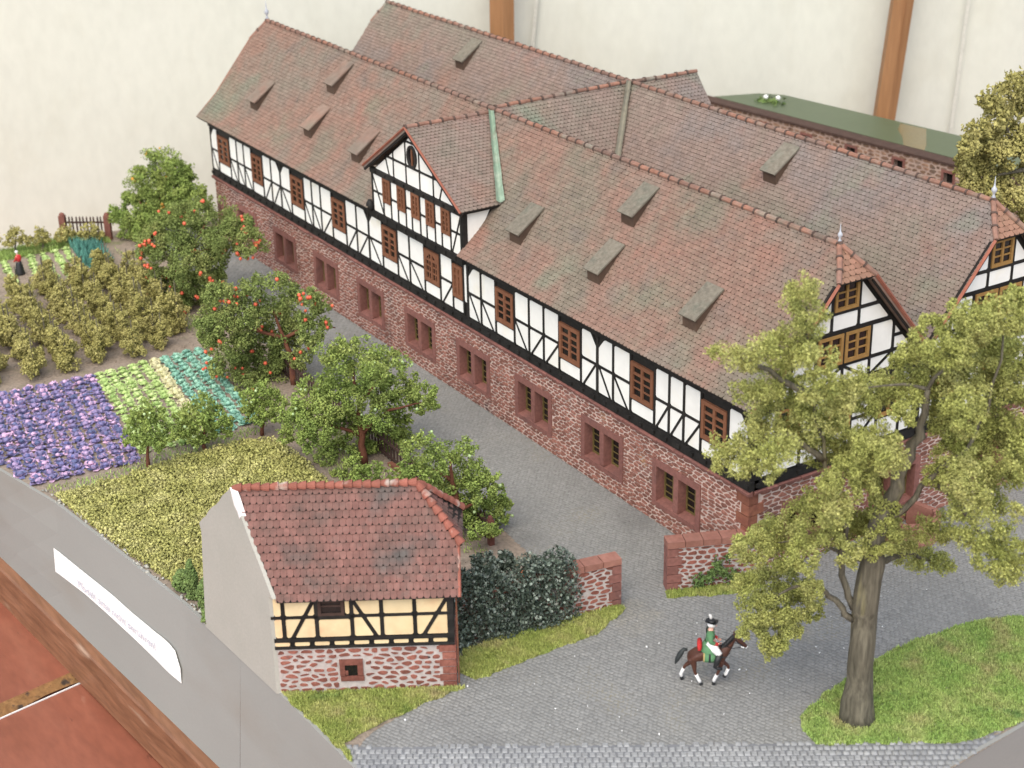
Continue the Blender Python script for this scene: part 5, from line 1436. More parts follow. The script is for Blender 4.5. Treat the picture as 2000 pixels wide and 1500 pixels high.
T_berrylow = [(-24.04,-6.43,5.2,0.55),(-25.04,-6.96,4.88,0.67),(-25.56,-7.73,4.53,0.78),(-27.24,-7.95,3.45,0.8),(-26.59,-8.85,3.38,0.57),(-25.63,-5.28,3.97,0.64),(-23.51,-5.26,4.51,0.56),(-23.57,-4.52,4.09,0.45),(-25.64,-6.3,3.59,1.02),(-25.61,-5.1,3.08,0.92),(-24.1,-4.82,3.26,0.79),(-25.23,-7.72,3.56,1.01),(-25.59,-8.81,3.21,0.78),(-26.8,-8.75,2.3,0.5),(-25.44,-8.23,2.39,1.01),(-26.2,-6.43,1.95,1.15),(-25.67,-5.42,1.89,0.97),(-23.5,-5.16,2.68,0.72),(-23.41,-4.55,3.06,0.34),(-26.38,-6.71,0.7,1.04),(-26.6,-7.88,0.66,0.81),(-25.9,-5.95,0.43,0.88),(-24.28,-5.62,1.42,0.68),(-25.7,-8.95,1.25,0.45),(-25.41,-7.69,0.29,0.57),(-26.16,-6.42,-0.56,0.51),(-25.88,-8.55,4.62,0.56)]
T_berrylowbr = [[(-24.76,-5.63,0.0),(-24.76,-5.63,1.01),(-24.92,-5.88,2.25),(-25.16,-6.27,3.73)],[(-24.92,-5.88,2.25),(-25.8,-7.29,2.78),(-26.26,-8.03,3.29)],[(-24.92,-5.88,2.25),(-24.23,-4.78,2.96),(-23.69,-3.92,2.69)]]
T_green = [(-15.66,-7.28,5.39,0.5),(-16.29,-7.88,4.99,0.6),(-15.99,-7.39,4.54,0.81),(-15.42,-6.53,4.96,0.7),(-16.36,-5.15,4.08,0.58),(-14.06,-5.8,4.82,0.36),(-14.25,-6.95,4.61,0.69),(-17.11,-6.21,3.06,0.87),(-17.48,-7.17,3.28,0.83),(-18.12,-7.59,2.7,0.73),(-15.87,-7.1,2.96,0.82),(-16.69,-5.51,2.8,0.79),(-16.08,-4.66,2.69,0.73),(-13.79,-4.99,3.29,0.56),(-15.01,-3.98,2.23,0.31),(-15.53,-4.29,2.0,0.46),(-15.73,-5.59,2.39,0.72),(-17.08,-8.56,2.66,0.62),(-16.02,-8.18,2.73,0.81),(-16.82,-9.16,2.46,0.57),(-16.73,-9.66,2.41,0.41),(-15.66,-8.85,2.16,0.71),(-16.43,-7.13,1.62,0.79),(-14.96,-6.48,2.24,0.65),(-15.92,-5.07,1.25,0.59),(-15.83,-9.25,1.75,0.51),(-17.65,-7.3,0.25,0.63),(-16.52,-6.68,0.53,0.63),(-16.75,-5.74,0.41,0.74),(-16.33,-5.23,0.67,0.63),(-16.07,-4.79,0.42,0.38),(-16.89,-7.93,0.04,0.52),(-14.82,-7.81,0.51,0.61),(-16.3,-6.04,-0.62,0.59),(-15.53,-8.05,-0.06,0.41),(-15.28,-6.93,-0.51,0.52),(-17.97,-9.17,1.11,0.42)]
T_greenbr = [[(-15.89,-6.77,-0.0),(-15.93,-6.83,1.27),(-15.94,-6.85,2.64),(-16.0,-6.95,4.2)],[(-15.93,-6.83,1.27),(-15.3,-5.82,2.38),(-14.53,-4.59,2.69)],[(-15.93,-6.83,1.27),(-16.83,-8.28,2.0)],[(-15.94,-6.85,2.64),(-15.25,-5.75,4.17)]]
T_right = [(-8.89,-7.76,4.11,0.37),(-8.97,-8.36,3.84,0.46),(-9.4,-6.86,3.14,0.6),(-8.37,-6.58,3.58,0.47),(-7.66,-6.57,3.86,0.28),(-8.28,-7.93,3.38,0.65),(-8.96,-6.49,2.47,0.72),(-7.83,-6.28,2.88,0.47),(-9.71,-8.01,2.7,0.47),(-7.31,-5.95,2.59,0.41),(-7.22,-6.45,2.36,0.65),(-8.25,-6.71,1.88,0.75),(-9.19,-7.04,1.79,0.66),(-8.34,-8.35,2.86,0.52),(-8.04,-5.31,1.34,0.53),(-8.14,-4.92,0.97,0.29),(-8.38,-5.79,0.8,0.73),(-8.01,-5.12,0.54,0.34),(-6.68,-6.39,1.0,0.41),(-8.45,-6.63,0.81,0.57),(-9.2,-6.86,0.76,0.54),(-7.06,-6.81,0.86,0.47)]
T_rightbr = [[(-8.27,-6.88,-0.0),(-8.28,-6.9,1.18),(-8.33,-6.97,2.46),(-8.36,-7.03,3.29)],[(-8.28,-6.9,1.18),(-7.69,-5.96,1.79)],[(-8.33,-6.97,2.46),(-8.86,-7.82,3.11)]]
T_s1 = [(-20.19,-14.17,2.63,0.45),(-20.41,-14.54,2.41,0.37),(-20.18,-13.67,2.27,0.41),(-20.32,-14.09,1.88,0.62),(-20.75,-14.69,1.87,0.37),(-20.34,-13.46,1.58,0.37),(-20.05,-14.46,1.51,0.53),(-19.78,-13.93,1.36,0.45),(-20.44,-14.85,1.46,0.33),(-19.56,-13.45,1.54,0.29)]
T_s1br = [[(-20.5,-14.24,0.0),(-20.46,-14.18,0.81),(-20.42,-14.11,1.95)]]
T_s2 = [(-20.18,-11.78,2.45,0.42),(-21.46,-11.78,1.62,0.42),(-20.88,-11.11,1.66,0.42),(-20.3,-11.92,1.64,0.63),(-21.16,-12.37,1.42,0.46),(-20.17,-11.21,1.49,0.52),(-19.95,-10.86,1.37,0.31),(-20.85,-12.2,1.04,0.53),(-20.75,-11.37,0.73,0.53),(-21.41,-12.56,0.8,0.34),(-20.08,-10.96,0.88,0.3),(-20.52,-12.04,0.65,0.38)]
T_s2br = [[(-20.73,-11.68,-0.0),(-20.72,-11.66,0.7),(-20.69,-11.62,1.87)]]
T_s3 = [(-20.43,-8.96,2.2,0.43),(-20.53,-9.51,1.96,0.47),(-20.43,-8.53,1.74,0.43),(-20.88,-8.95,1.33,0.6),(-20.91,-9.63,1.38,0.32),(-19.89,-8.57,1.48,0.38),(-20.28,-9.02,0.98,0.47),(-20.75,-9.39,0.9,0.39)]
T_s3br = [[(-20.71,-9.09,-0.0),(-20.67,-9.03,0.95),(-20.61,-8.93,1.89)]]
T_shrubfence = [(-12.58,-8.04,1.4,0.43),(-12.33,-7.3,0.96,0.44),(-12.71,-8.66,0.98,0.43),(-12.62,-7.73,0.52,0.52),(-12.05,-7.15,0.37,0.4),(-12.62,-8.42,0.17,0.4),(-12.1,-7.7,0.07,0.4)]
T_shrubfencebr = [[(-12.33,-7.83,-0.33),(-12.32,-7.81,0.78)]]
T_backright = [(-9.17,21.21,12.23,0.76),(-9.24,22.03,12.53,0.77),(-9.38,20.53,12.07,0.48),(-9.06,22.28,11.64,0.88),(-9.29,20.86,11.25,0.77),(-9.26,19.92,11.07,0.55),(-8.98,21.7,10.62,0.88),(-9.86,21.0,10.08,0.78),(-9.16,19.3,10.3,0.54),(-8.92,21.29,9.79,0.88),(-8.52,21.93,10.0,0.88),(-10.36,21.04,9.03,0.67),(-10.75,20.68,8.89,0.34),(-9.6,19.97,8.71,0.55),(-10.01,21.69,8.54,0.9),(-9.28,22.37,8.36,0.95),(-9.03,20.38,8.09,0.67),(-8.88,21.54,7.68,0.78),(-7.9,21.55,7.93,0.66),(-10.38,20.71,9.32,0.56),(-9.46,21.49,8.01,0.67),(-9.17,22.98,6.62,0.57),(-9.23,22.46,6.23,0.46)]
T_backrightbr = [[(-7.8,23.42,5.48),(-7.97,23.15,7.38),(-8.42,22.43,9.03),(-8.96,21.56,10.42),(-9.16,21.24,12.0)],[(-8.42,22.43,9.03),(-9.34,20.95,8.72)],[(-7.97,23.15,7.38),(-8.65,22.06,7.88)]]
def grow(name, loc, blobs, brs, label, cat, foam, bark, dens, size, g, r0=.18, berries=None, bmat=None, group=None, sides=6, trunk_r=None, leafy=.35):
    t = thing(name, (loc[0], loc[1], 0), label, cat, group)
    b = MB()
    for i, br in enumerate(brs):
        n_ = len(br); ra = trunk_r if (i == 0 and trunk_r) else r0 * (1 if i == 0 else ((.30 if i < 8 else .17) if trunk_r else .55))
        rad = [ra * (1 - .75 * j / max(1, n_ - 1)) for j in range(n_)] if not (i == 0 and trunk_r and isinstance(trunk_r, list)) else trunk_r
        pts = []; rr = []
        for j in range(n_ - 1):
            p, q = Vector(br[j]), Vector(br[j + 1])
            for s in range(3):
                f = s / 3; w = .06 if r0 < .3 else .10
                pts.append(p.lerp(q, f) + (Vector((rnd.uniform(-w, w), rnd.uniform(-w, w), 0)) * (0 if (j == 0 and s == 0) else 1))); rr.append(rad[j] + (rad[j + 1] - rad[j]) * f)
        pts.append(Vector(br[-1])); rr.append(rad[-1])
        b.tube(pts, rr, sides if i == 0 else 5)
    b.build('trunk', bark, t, smooth=True)
    P = blob_points(blobs, dens, g)
    P = P[P[:, 2] > .03]
    nl = int(len(P) * leafy)
    put('crown', crumb_mesh('crown', P[nl:], g.uniform(.55, 1.25, len(P) - nl) * size, g), foam, t)
    if nl:
        put('leaf_sprays', leaf_mesh('leaf_sprays', P[:nl] + g.normal(0, size * .8, (nl, 3)), g.uniform(.8, 1.7, nl) * size, g), foam, t)
    if berries:
        me = berry_mesh(bmat)
        for i in range(berries):
            (x, y, z, r) = blobs[int(g.integers(0, len(blobs)))]
            d = Vector(g.normal(size=3)).normalized(); d = (d + (CAM - Vector((x, y, z))).normalized() * .8 + Vector((0, 0, -.15))).normalized()
            for k_ in range(int(g.integers(1, 4))):
                p = Vector((x, y, z)) + d * r * g.uniform(.85, 1.05) + Vector(g.normal(0, .11, 3))
                place('fruit', me, t, Matrix.Translation(p) @ Matrix.Diagonal((*[g.uniform(.75, 1.15) * (.72 if 'green' in bmat.name else 1)] * 3, 1)))
    return t
_bm = {}
def berry_mesh(m):
    if m.name not in _bm:
        b = MB(); b.lathe((0, 0, 0), [(.03, -.085), (.075, -.045), (.088, .015), (.06, .07), (.02, .085)], 7); me = b.mesh('fruit', True); me.materials.append(m); _bm[m.name] = me
    return _bm[m.name]
g = np.random.default_rng(21)
T_big = T_big + [(x + g.uniform(-.5, .5), y + g.uniform(-.5, .5), z + g.uniform(-.3, .3), r * .8) for (x, y, z, r) in T_big[29:64]]
grow('foreground_tree', (8.3, -2.54), T_big, T_bigbr, 'large olive-green tree with thick bark trunk standing on the grass by the street', 'tree', M['bigfoam'], M['bark'], 4600, .031, g, r0=.40,
     sides=12, leafy=.66, trunk_r=[.58, .41, .39, .40, .37, .27, .22, .18, .13, .08])
grow('garden_tree', T_farbr[0][0], T_far, T_farbr, 'round green tree at the far end of the garden by the gate', 'tree', M['greenfoam'], M['redbark'], 1700, .056, g, berries=9, bmat=M['goldfruit'])
grow('garden_bush', T_farlowbr[0][0], T_farlow, T_farlowbr, 'low spreading bush in front of the far round tree by the gate post', 'bush', M['greenfoam'], M['redbark'], 1700, .056, g, r0=.1)
grow('berry_tree', T_berryupbr[0][0], T_berryup, T_berryupbr, 'spreading tree with orange-red fruit, the farther of two from the viewer', 'tree', M['berryfoam'], M['redbark'], 2100, .045, g, berries=58, bmat=M['berry'], group='fruit trees with orange-red fruit')
grow('berry_tree', T_berrylowbr[0][0], T_berrylow, T_berrylowbr, 'spreading tree with orange-red fruit and red-brown trunk beside the teal cabbages', 'tree', M['berryfoam'], M['redbark'], 1800, .049, g, berries=40, bmat=M['berry'], group='fruit trees with orange-red fruit')
grow('apple_tree', T_greenbr[0][0], T_green, T_greenbr, 'broad green tree with outstretched branches above the lane, middle of the garden row', 'tree', M['greenfoam'], M['redbark'], 2000, .047, g, berries=16, bmat=M['applegreen'])
grow('apple_tree', T_rightbr[0][0], T_right, T_rightbr, 'green tree hanging over the lane just behind the hut roof', 'tree', M['greenfoam'], M['redbark'], 2100, .045, g, berries=16, bmat=M['applegreen'])
grow('fruit_sapling', T_s1br[0][0], T_s1, T_s1br, 'small fruit sapling between purple cabbages and mustard field', 'sapling', M['greenfoam'], M['redbark'], 1700, .05, g, r0=.10, berries=4, bmat=M['applegreen'])
grow('fruit_sapling', T_s2br[0][0], T_s2, T_s2br, 'wide fruit sapling in front of the lettuce rows at the field edge', 'sapling', M['greenfoam'], M['redbark'], 1700, .05, g, r0=.10, berries=7, bmat=M['applegreen'])
grow('fruit_sapling', T_s3br[0][0], T_s3, T_s3br, 'small fruit sapling at the end of the teal cabbage rows', 'sapling', M['greenfoam'], M['redbark'], 1700, .05, g, r0=.10, berries=4, bmat=M['applegreen'])
grow('fence_shrub', T_shrubfencebr[0][0], T_shrubfence, T_shrubfencebr, 'low green shrub under the apple tree at the picket fence', 'shrub', M['greenfoam'], M['redbark'], 1600, .053, g, r0=.08)
grow('rear_tree', (-9.0, 21.5), T_backright, T_backrightbr, 'olive tree behind the rear gable with pale branches at the frame edge', 'tree', M['vinefoam'], M['bark'], 1300, .075, g, r0=.22)
# conifers at the hut
def conifer(x, y, h, r, label):
    t = thing('conifer', (x, y, 0), label, 'shrub')
    n_ = int(1500 * h * r * 2); z = g.uniform(.02, 1, n_) ** .8; a = g.uniform(0, 2 * math.pi, n_); rr = r * (1 - z ** 2 * .7) * (.75 + .3 * np.sin(z * 9 + a * 2)) * g.uniform(.5, 1.1, n_)
    P = np.stack([x + rr * np.cos(a), y + rr * np.sin(a), z * h], 1)
    put('foliage', crumb_mesh('foliage', P, g.uniform(.03, .07, n_), g), M['conifer'], t)
    b = MB(); b.tube([(x, y, 0), (x, y, h * .8)], [.06, .02], 6); b.build('stem', M['redbark'], t)
conifer(-9.9, -16.72, 1.55, .26, 'slim upright green shrub at the base edge behind the hut'); conifer(-10.75, -16.75, .75, .42, 'low round green shrub left of the slim upright one')
conifer(-8.95, -16.55, 1.25, .42, 'dark bushy shrub touching the grey cut gable'); conifer(-8.15, -16.85, .6, .3, 'tiny green shrub at the foot of the grey gable')
# far small bushes on the garden edge
for i, (bp, bl) in enumerate([((-49.37, -10.67), [(-49.25, -10.48, 1.20, .52), (-49.2, -10.1, .85, .4), (-49.3, -10.85, .8, .35)]), ((-49.14, -9.19), [(-49.14, -9.19, 1.05, .45), (-49.14, -8.9, .7, .35), (-49.1, -9.5, .75, .35)]), ((-49.37, -7.77), [(-49.36, -7.75, .85, .42), (-49.2, -8.1, .6, .38), (-49.3, -7.4, .7, .35)]), ((-48.56, -6.64), [(-48.55, -6.62, .9, .48), (-48.5, -6.2, .62, .38), (-48.6, -7.0, .6, .35)]), ((-50.29, -11.6), [(-50.2, -11.5, .8, .45)])]):
    grow('edge_bush', bp, bl, [[(bp[0], bp[1], 0), (bp[0], bp[1], .5), bl[0][:3]]], ['olive bush on a bare stem behind the woman at the garden edge', 'olive bush at the garden edge, second from the woman', 'olive bush at the left post of the picket gate', 'olive bush in front of the picket gate', 'olive bush at the outermost corner of the far garden edge'][i], 'bush', M['vinefoam'], M['bark'], 1300, .06, g, r0=.08, group='bushes along the far garden edge')

# vine rows: poles with foliage, copied from five kinds
kinds = []
ORD = 'first second third fourth fifth sixth seventh eighth ninth tenth eleventh twelfth thirteenth fourteenth fifteenth sixteenth seventeenth eighteenth nineteenth twentieth twenty-first twenty-second twenty-third twenty-fourth'.split()
for k_ in range(5):
    bl = [(g.uniform(-.25, .25), g.uniform(-.2, .2), .40, .50), (g.uniform(-.3, .3), g.uniform(-.2, .2), .95, .46), (g.uniform(-.2, .2), g.uniform(-.2, .2), 1.45, .32), (g.uniform(.2, .5), g.uniform(-.2, .2), .5, .36), (g.uniform(-.55, -.2), g.uniform(-.2, .2), .55, .36)]
    P = blob_points(bl, 1900, g, lump=.3); P = P[P[:, 2] > .02]
    fm = crumb_mesh('foliage', P, g.uniform(.025, .062, len(P)), g); fm.materials.append(M['vinefoam'])
    b = MB(); b.tube([(0, 0, 0), (.03, .02, 1.0), (.06, .05, 1.95 + .15 * k_ % .4)], [.04, .035, .025], 5); b.tube([(.1, .05, .5), (.4, .1, 1.3)], [.025, .012], 4); sm = b.mesh('pole'); sm.materials.append(M['bark'])
    kinds.append((fm, sm))
vine_rows = [(-16.75, -36.8, -32.6), (-15.2, -39.4, -32.4), (-13.6, -42.2, -32.3), (-12.0, -43.6, -32.2), (-10.45, -43.4, -32.0), (-8.95, -43.0, -32.3), (-7.75, -41.8, -33.6)]
vi = 0
for ri, (y, xa, xb) in enumerate(vine_rows):
    rown = ['outermost row at the base edge', 'second row from the base edge', 'third row from the base edge', 'middle row', 'third row from the berry trees', 'second row from the berry trees', 'row nearest the berry trees'][ri]
    n_ = max(2, int(round((xb - xa) / 1.22)))
    for i in range(n_ + 1):
        x = xa + (xb - xa) * i / n_ + g.uniform(-.2, .2); yy = y - .09 * (x + 32) + g.uniform(-.15, .15) - 1.1 + .1 * 11
        t = thing('vine_plant', (x, yy, 0), f'{ORD[n_ - i]} vine plant from the violet bed end, in the {rown}', 'vine', 'vine plants in rows')
        t.rotation_euler = (0, 0, g.uniform(0, 6.28)); s = g.uniform(.9, 1.14); t.scale = (s, s, s * g.uniform(.85, 1.05))
        fm, sm = kinds[vi % 5]; vi += 1
        for nm, me in (('foliage', fm), ('pole', sm)):
            o = bpy.data.objects.new(nm, me); COL.objects.link(o); o.parent = t

# cabbages: a crumpled head of overlapping leaves, four kinds
def head_mesh(seed, r=.27, n_=13, flat=.75):
    gg = np.random.default_rng(seed); b = MB()
    b.lathe((0, 0, r * .05), [(r * .4, 0), (r * .55, r * .3), (r * .42, r * .62), (r * .15, r * .78)], 8, 0.5)
    for i in range(n_):
        a = 2.4 * i + gg.uniform(-.3, .3); ring = i / n_
        tilt = .25 + 1.0 * ring; L_ = r * (1.25 - .5 * ring) * gg.uniform(.85, 1.15); w = r * .62 * gg.uniform(.8, 1.2)
        da = Vector((math.cos(a), math.sin(a), 0)); ds = Vector((-math.sin(a), math.cos(a), 0)); base_ = da * r * .18 + Vector((0, 0, r * .12))
        pts = []
        for s_, wd in ((0, .35), (.4, .9), (.75, 1.0), (1.0, .55)):
            bend = tilt + s_ * .5 if ring < .6 else tilt + s_ * .9
            c = base_ + da * L_ * s_ * math.cos(min(1.5, tilt)) + Vector((0, 0, L_ * s_ * math.sin(min(1.4, tilt)) * flat - (s_ ** 3) * r * .22 * (1 - ring)))
            for q in (-1, 0, 1): pts.append(c + ds * w * wd * q + Vector((0, 0, (.10 * r if q == 0 else 0) * -1 + gg.uniform(-.15, .15) * r)) + ds * (gg.uniform(-.12, .12) * r))
        b.add(pts, [(3 * i_ + j, 3 * i_ + j + 1, 3 * i_ + 4 + j, 3 * i_ + 3 + j) for i_ in range(3) for j in range(2)], float(gg.random()))
    return b.mesh('cabbage_head')
heads = {}
def head_set(key, m, r, n_=13, flat=.75):
    out = []
    for s in range(4):
        me = head_mesh(100 + s + len(heads) * 10, r, n_, flat); me.materials.append(m); out.append(me)
    heads[key] = out
head_set('purple', M['purplecab'], .265); head_set('green', M['lettuce'], .245, 11, .6); head_set('cream', M['creamcab'], .28, 11, .6); head_set('teal', M['tealcab'], .245, 12, .7); head_set('far', M['lettuce'], .26, 9, .6)
def bed(name, key, rows, step, label, cat, group, lim=300, sc=1.0, zo=0.0):
    for rj, (x0, y0, x1, y1) in enumerate(rows):
        L_ = math.hypot(x1 - x0, y1 - y0); n_ = int(L_ / step)
        for i in range(n_ + 1):
            t = (i + g.uniform(-.12, .12)) / max(1, n_); x, y = x0 + (x1 - x0) * t, y0 + (y1 - y0) * t + g.uniform(-.03, .03)
            if y < ytop(x) + .3: continue
            o = bpy.data.objects.new(name, heads[key][int(g.integers(0, 4))]); COL.objects.link(o)
            s = sc * g.uniform(.74, .98); o.location = (x, y, zo); o.rotation_euler = (g.uniform(-.15, .15), g.uniform(-.15, .15), g.uniform(0, 6.28)); o.scale = (s, s, s * g.uniform(.9, 1.15))
            tag(o, label.format(ORD[n_ - i], ORD[rj]) if '{' in label else label, cat, group)
rowsP = []
for i in range(11):
    y0 = -13.05 - .56 * i; rowsP.append((-30.75 - .05 * i, y0, -21.45 - .05 * i, y0 - 1.42))
bed('purple_cabbage', 'purple', rowsP, .49, 'purple cabbage, {} from the field end of the {} violet row from the lettuces', 'cabbage', 'purple cabbages in the violet bed')
rowsG = [(-30.9, -12.55 + .53 * i, -22.0, -13.75 + .54 * i) for i in range(5)]
bed('green_lettuce', 'green', rowsG, .46, 'pale green lettuce, {} from the field end of the {} row from the violet bed', 'lettuce', 'pale green lettuces in rows')
bed('cream_cabbage', 'cream', [(-30.9, -9.90, -22.1, -11.05)], .46, 'cream cabbage, {} from the field end of the single pale row', 'cabbage', 'cream cabbages in one row')
bed('teal_cabbage', 'teal', [(-30.9, -9.38 + .56 * i, -22.1, -10.5 + .60 * i) for i in range(4)], .44, 'blue-green cabbage, {} from the field end of the {} row from the cream cabbages', 'cabbage', 'blue-green cabbages in rows')
bed('far_lettuce', 'far', [(-48.6, -11.55, -43.6, -12.3), (-48.6, -10.1, -43.8, -11.0), (-48.6, -9.35, -43.9, -10.1), (-48.6, -8.65, -44.2, -9.3), (-48.75, -8.05, -44.6, -8.6)], .42, 'small far lettuce, {} from the vine end of the {} row from the outer edge', 'lettuce', 'small lettuces in the far rows', sc=.9)

def blades(poly, n_, h, g, m, name, lean=.5, w=.02, parent=None, kind='stuff', z0=.0, up=1.0):
    p = scatter(poly, n_, g); n_ = len(p); a = g.uniform(0, 6.28, n_); hh = h * g.uniform(.5, 1.2, n_); l = lean * g.uniform(0, 1, n_); b = g.uniform(0, 6.28, n_)
    B = np.concatenate([p, np.full((n_, 1), z0)], 1); s = np.stack([np.cos(a), np.sin(a), 0 * a], 1) * w
    tip = B + np.stack([np.cos(b) * l * hh, np.sin(b) * l * hh, hh * np.sqrt(1 - np.clip(l, 0, .95) ** 2)], 1); mid = B * .5 + tip * .5 + np.array((0, 0, .12 * h))
    V = np.stack([B - s, B + s, mid + s * .7, tip, mid - s * .7], 1)
    f = (np.array([(0, 1, 2), (0, 2, 4), (4, 2, 3)])[None] + 5 * np.arange(n_)[:, None, None]).reshape(-1, 3)
    o = put(name, np_mesh(name, V.reshape(-1, 3), f, np.repeat(g.random(n_), 3)), m, parent)
    return tag(o, kind=kind)
def ragged(poly):
    out = []
    for i in range(len(poly)):
        p, q = poly[i], poly[(i + 1) % len(poly)]; n_ = max(1, int(math.hypot(q[0] - p[0], q[1] - p[1]) / .22))
        for k_ in range(n_):
            t = k_ / n_; out.append((p[0] + (q[0] - p[0]) * t + g.uniform(-.07, .07), p[1] + (q[1] - p[1]) * t + g.uniform(-.07, .07)))
    return out
def turf(poly, m, dens, h, name, lab=None):
    poly = ragged(poly)
    k_ = MB(); k_.add([(x, y, .020) for x, y in ccw(poly)], [tuple(range(len(poly)))]); o = k_.build(name + '_base', M['turf']); tag(o, kind='structure')
    return blades(poly, int(abs(area(poly)) * dens), h, g, m, name, lean=.75, z0=.02)
turf([(1.55, -16.45), (-2.85, -16.65), (HA + HS * (HL + .25)).to_tuple()[:2], (.10, -12.2), (.35, -15.2), (.62, -16.2)], M['grassy'], 2600, .16, 'hut_grass')
turf([(-1.75, -10.6), (-.75, -11.35), (-.05, -11.1), (-.02, -10.0), (-.1, -8.2), (-.10, -6.4), (-.55, -5.3), (-.78, -4.65), (-1.08, -4.7), (-1.4, -6.6)], M['grassy'], 2600, .17, 'gate_grass')
turf([(-.92, -2.75), (-.60, -3.0), (.0, -1.9), (.55, -.6), (.75, .3), (.25, .25)], M['grassy'], 2600, .15, 'wall_grass')
turf([(8.6, -4.45), (7.9, -4.35), (7.25, -3.9), (6.9, -2.8), (6.5, -1.2), (6.2, .5), (6.15, 2.4), (6.35, 4.3), (7.0, 6.0), (8.5, 7.5), (10.9, 8.0), (11.3, 2.0), (11.15, .0), (11.0, -.7), (9.8, -2.6)], M['grass'], 1700, .13, 'verge_grass')
turf([(-50.3, -12.5), (-48.9, -12.2), (-48.9, -8.4), (-49.3, -8.0), (-48.4, -5.6), (-49.4, -5.5), (-50.6, -7.6)], M['grass'], 500, .32, 'edge_grass')
blades([(-20.4, -18.2), (-20.0, -15.2), (-20.7, -12.0), (-20.9, -9.0), (-21.6, -9.0), (-21.7, -12.9), (-21.0, -16.0), (-21.3, -18.4)], 900, .16, g, M['grass'], 'path_grass', lean=.8)
blades([(-48, -5.6), (-30, -6.4), (-14, -6.6), (-6.5, -6.4), (-8, -8.0), (-16, -8.4), (-20, -8.2), (-30, -7.3), (-42, -6.5)], 3800, .18, g, M['grass'], 'fence_grass', lean=.8)
# mustard field: curled fibre cover
fld = [(-20.2, -18.25), (-20.0, -15.3), (-20.5, -13.2), (-20.4, -9.9), (-19.8, -9.0), (-17.6, -8.75), (-14.8, -8.9), (-10.5, -9.6), (-7.8, -11.0), (-6.4, -12.6), (-8.5, -15.0), (-9.8, -15.6), (-11.2, -16.9), (-14.0, -17.45), (-17.0, -17.85)]
p = scatter(fld, 42000, g); hz = .10 + .16 * np.abs(np.sin(p[:, 0] * 2.1 + 1.3 * np.sin(p[:, 1] * 1.7)) * np.sin(p[:, 1] * 2.6)) * 1.0
P = np.concatenate([p, (g.uniform(.0, 1, len(p)) ** .6 * (hz + .10))[:, None]], 1)
fo_ = put('mustard_field', crumb_mesh('mustard_field', P, g.uniform(.022, .065, len(P)), g, aniso=.8), M['fieldfoam']); tag(fo_, kind='stuff')
blades(fld, 16000, .30, g, M['fieldfoam'], 'mustard_fibres', lean=.95, w=.022)
# leek bed
blades([(-49.5, -7.6), (-48.2, -6.3), (-44.6, -6.75), (-43.4, -7.8), (-46.0, -8.1)], 1500, .62, g, M['leek'], 'leek_bed', lean=.45, w=.035)
# loose soil crumbs on the paths
p = scatter([(-47, -5.2), (-6, -6.4), (-6, -16), (-30, -19), (-48, -13)], 2600, g)
tag(put('soil_crumbs', crumb_mesh('soil_crumbs', np.concatenate([p, np.full((len(p), 1), .02)], 1), g.uniform(.015, .05, len(p)), g), M['soil']), kind='stuff')
# chipped plaster edge along the base
xs = g.uniform(-21, -8, 60); P = np.stack([xs, np.array([ytop(x) for x in xs]) + g.uniform(.05, .3, 60), np.full(60, .05)], 1)
tag(put('plaster_crumbs', crumb_mesh('plaster_crumbs', P, g.uniform(.03, .10, 60), g), M['plaster']), kind='stuff')

# ivy over the left gate wall
iv = thing('ivy', (-1.75, -8.6, 0), 'dense dark glossy ivy covering the gate wall beside the hut', 'ivy')
n_ = 20000; u = g.uniform(-.2, 4.55, n_); z = g.uniform(0, 1, n_); th = .55 * (1 - .25 * z)
dens_ = 1 - np.clip((u - 3.5) / 1.2, 0, 1) * .8
top_ = 2.5 + .2 * np.sin(u * 2.2) + .15 * np.sin(u * 5)
keep = g.random(n_) < dens_
wa = Vector((-2.28, -10.75, 0)); wd_ = Vector((1.18, 6.07, 0)).normalized(); wnn = Vector((wd_.y, -wd_.x, 0))
ov = g.uniform(-1.0, 1, n_) * .54 + .10 * np.sin(u * 4 + z * 6)
P = np.stack([wa.x + wd_.x * u + wnn.x * ov, wa.y + wd_.y * u + wnn.y * ov, .05 + z * top_ - np.abs(ov) * .18], 1)[keep]
put('ivy_leaves', leaf_mesh('ivy_leaves', P, g.uniform(.032, .078, len(P)), g, ratio=.8), M['ivyleaf'], iv)
b = MB()
for i in range(16):
    u0 = g.uniform(.1, 4.4); p0 = wa + wd_ * u0 + wnn * .25; b.tube([p0, p0 + Vector((0, 0, .8)) + wd_ * g.uniform(-.3, .3), p0 + Vector((0, 0, 1.7)) + wd_ * g.uniform(-.6, .6)], [.03, .022, .012], 4)
b.build('ivy_stems', M['bark'], iv)
iv2 = thing('ivy_bush', (-4.4, -7.3, 0), 'dark loose shrub between hut and garden fence end', 'shrub')
P = blob_points([(-4.4, -7.5, .7, .7), (-4.0, -8.2, .6, .6), (-3.6, -7.0, .5, .5), (-4.6, -8.0, 1.2, .45), (-4.8, -7.2, .9, .5)], 1500, g); P = P[P[:, 2] > 0]
put('leaves', leaf_mesh('leaves', P, g.uniform(.05, .10, len(P)), g, ratio=.8), M['ivyleaf'], iv2)
grow('side_bush', (-3.6, -9.9), [(-3.6, -9.9, .5, .5), (-3.2, -9.3, .7, .4), (-3.4, -9.4, 1.3, .3), (-3.9, -10.4, .4, .45)], [[(-3.6, -9.9, 0), (-3.4, -9.5, .7), (-3.3, -9.3, 1.5)]], 'yellow-green bush close behind the hut end wall', 'bush', M['greenfoam'], M['bark'], 1200, .06, g, r0=.07)
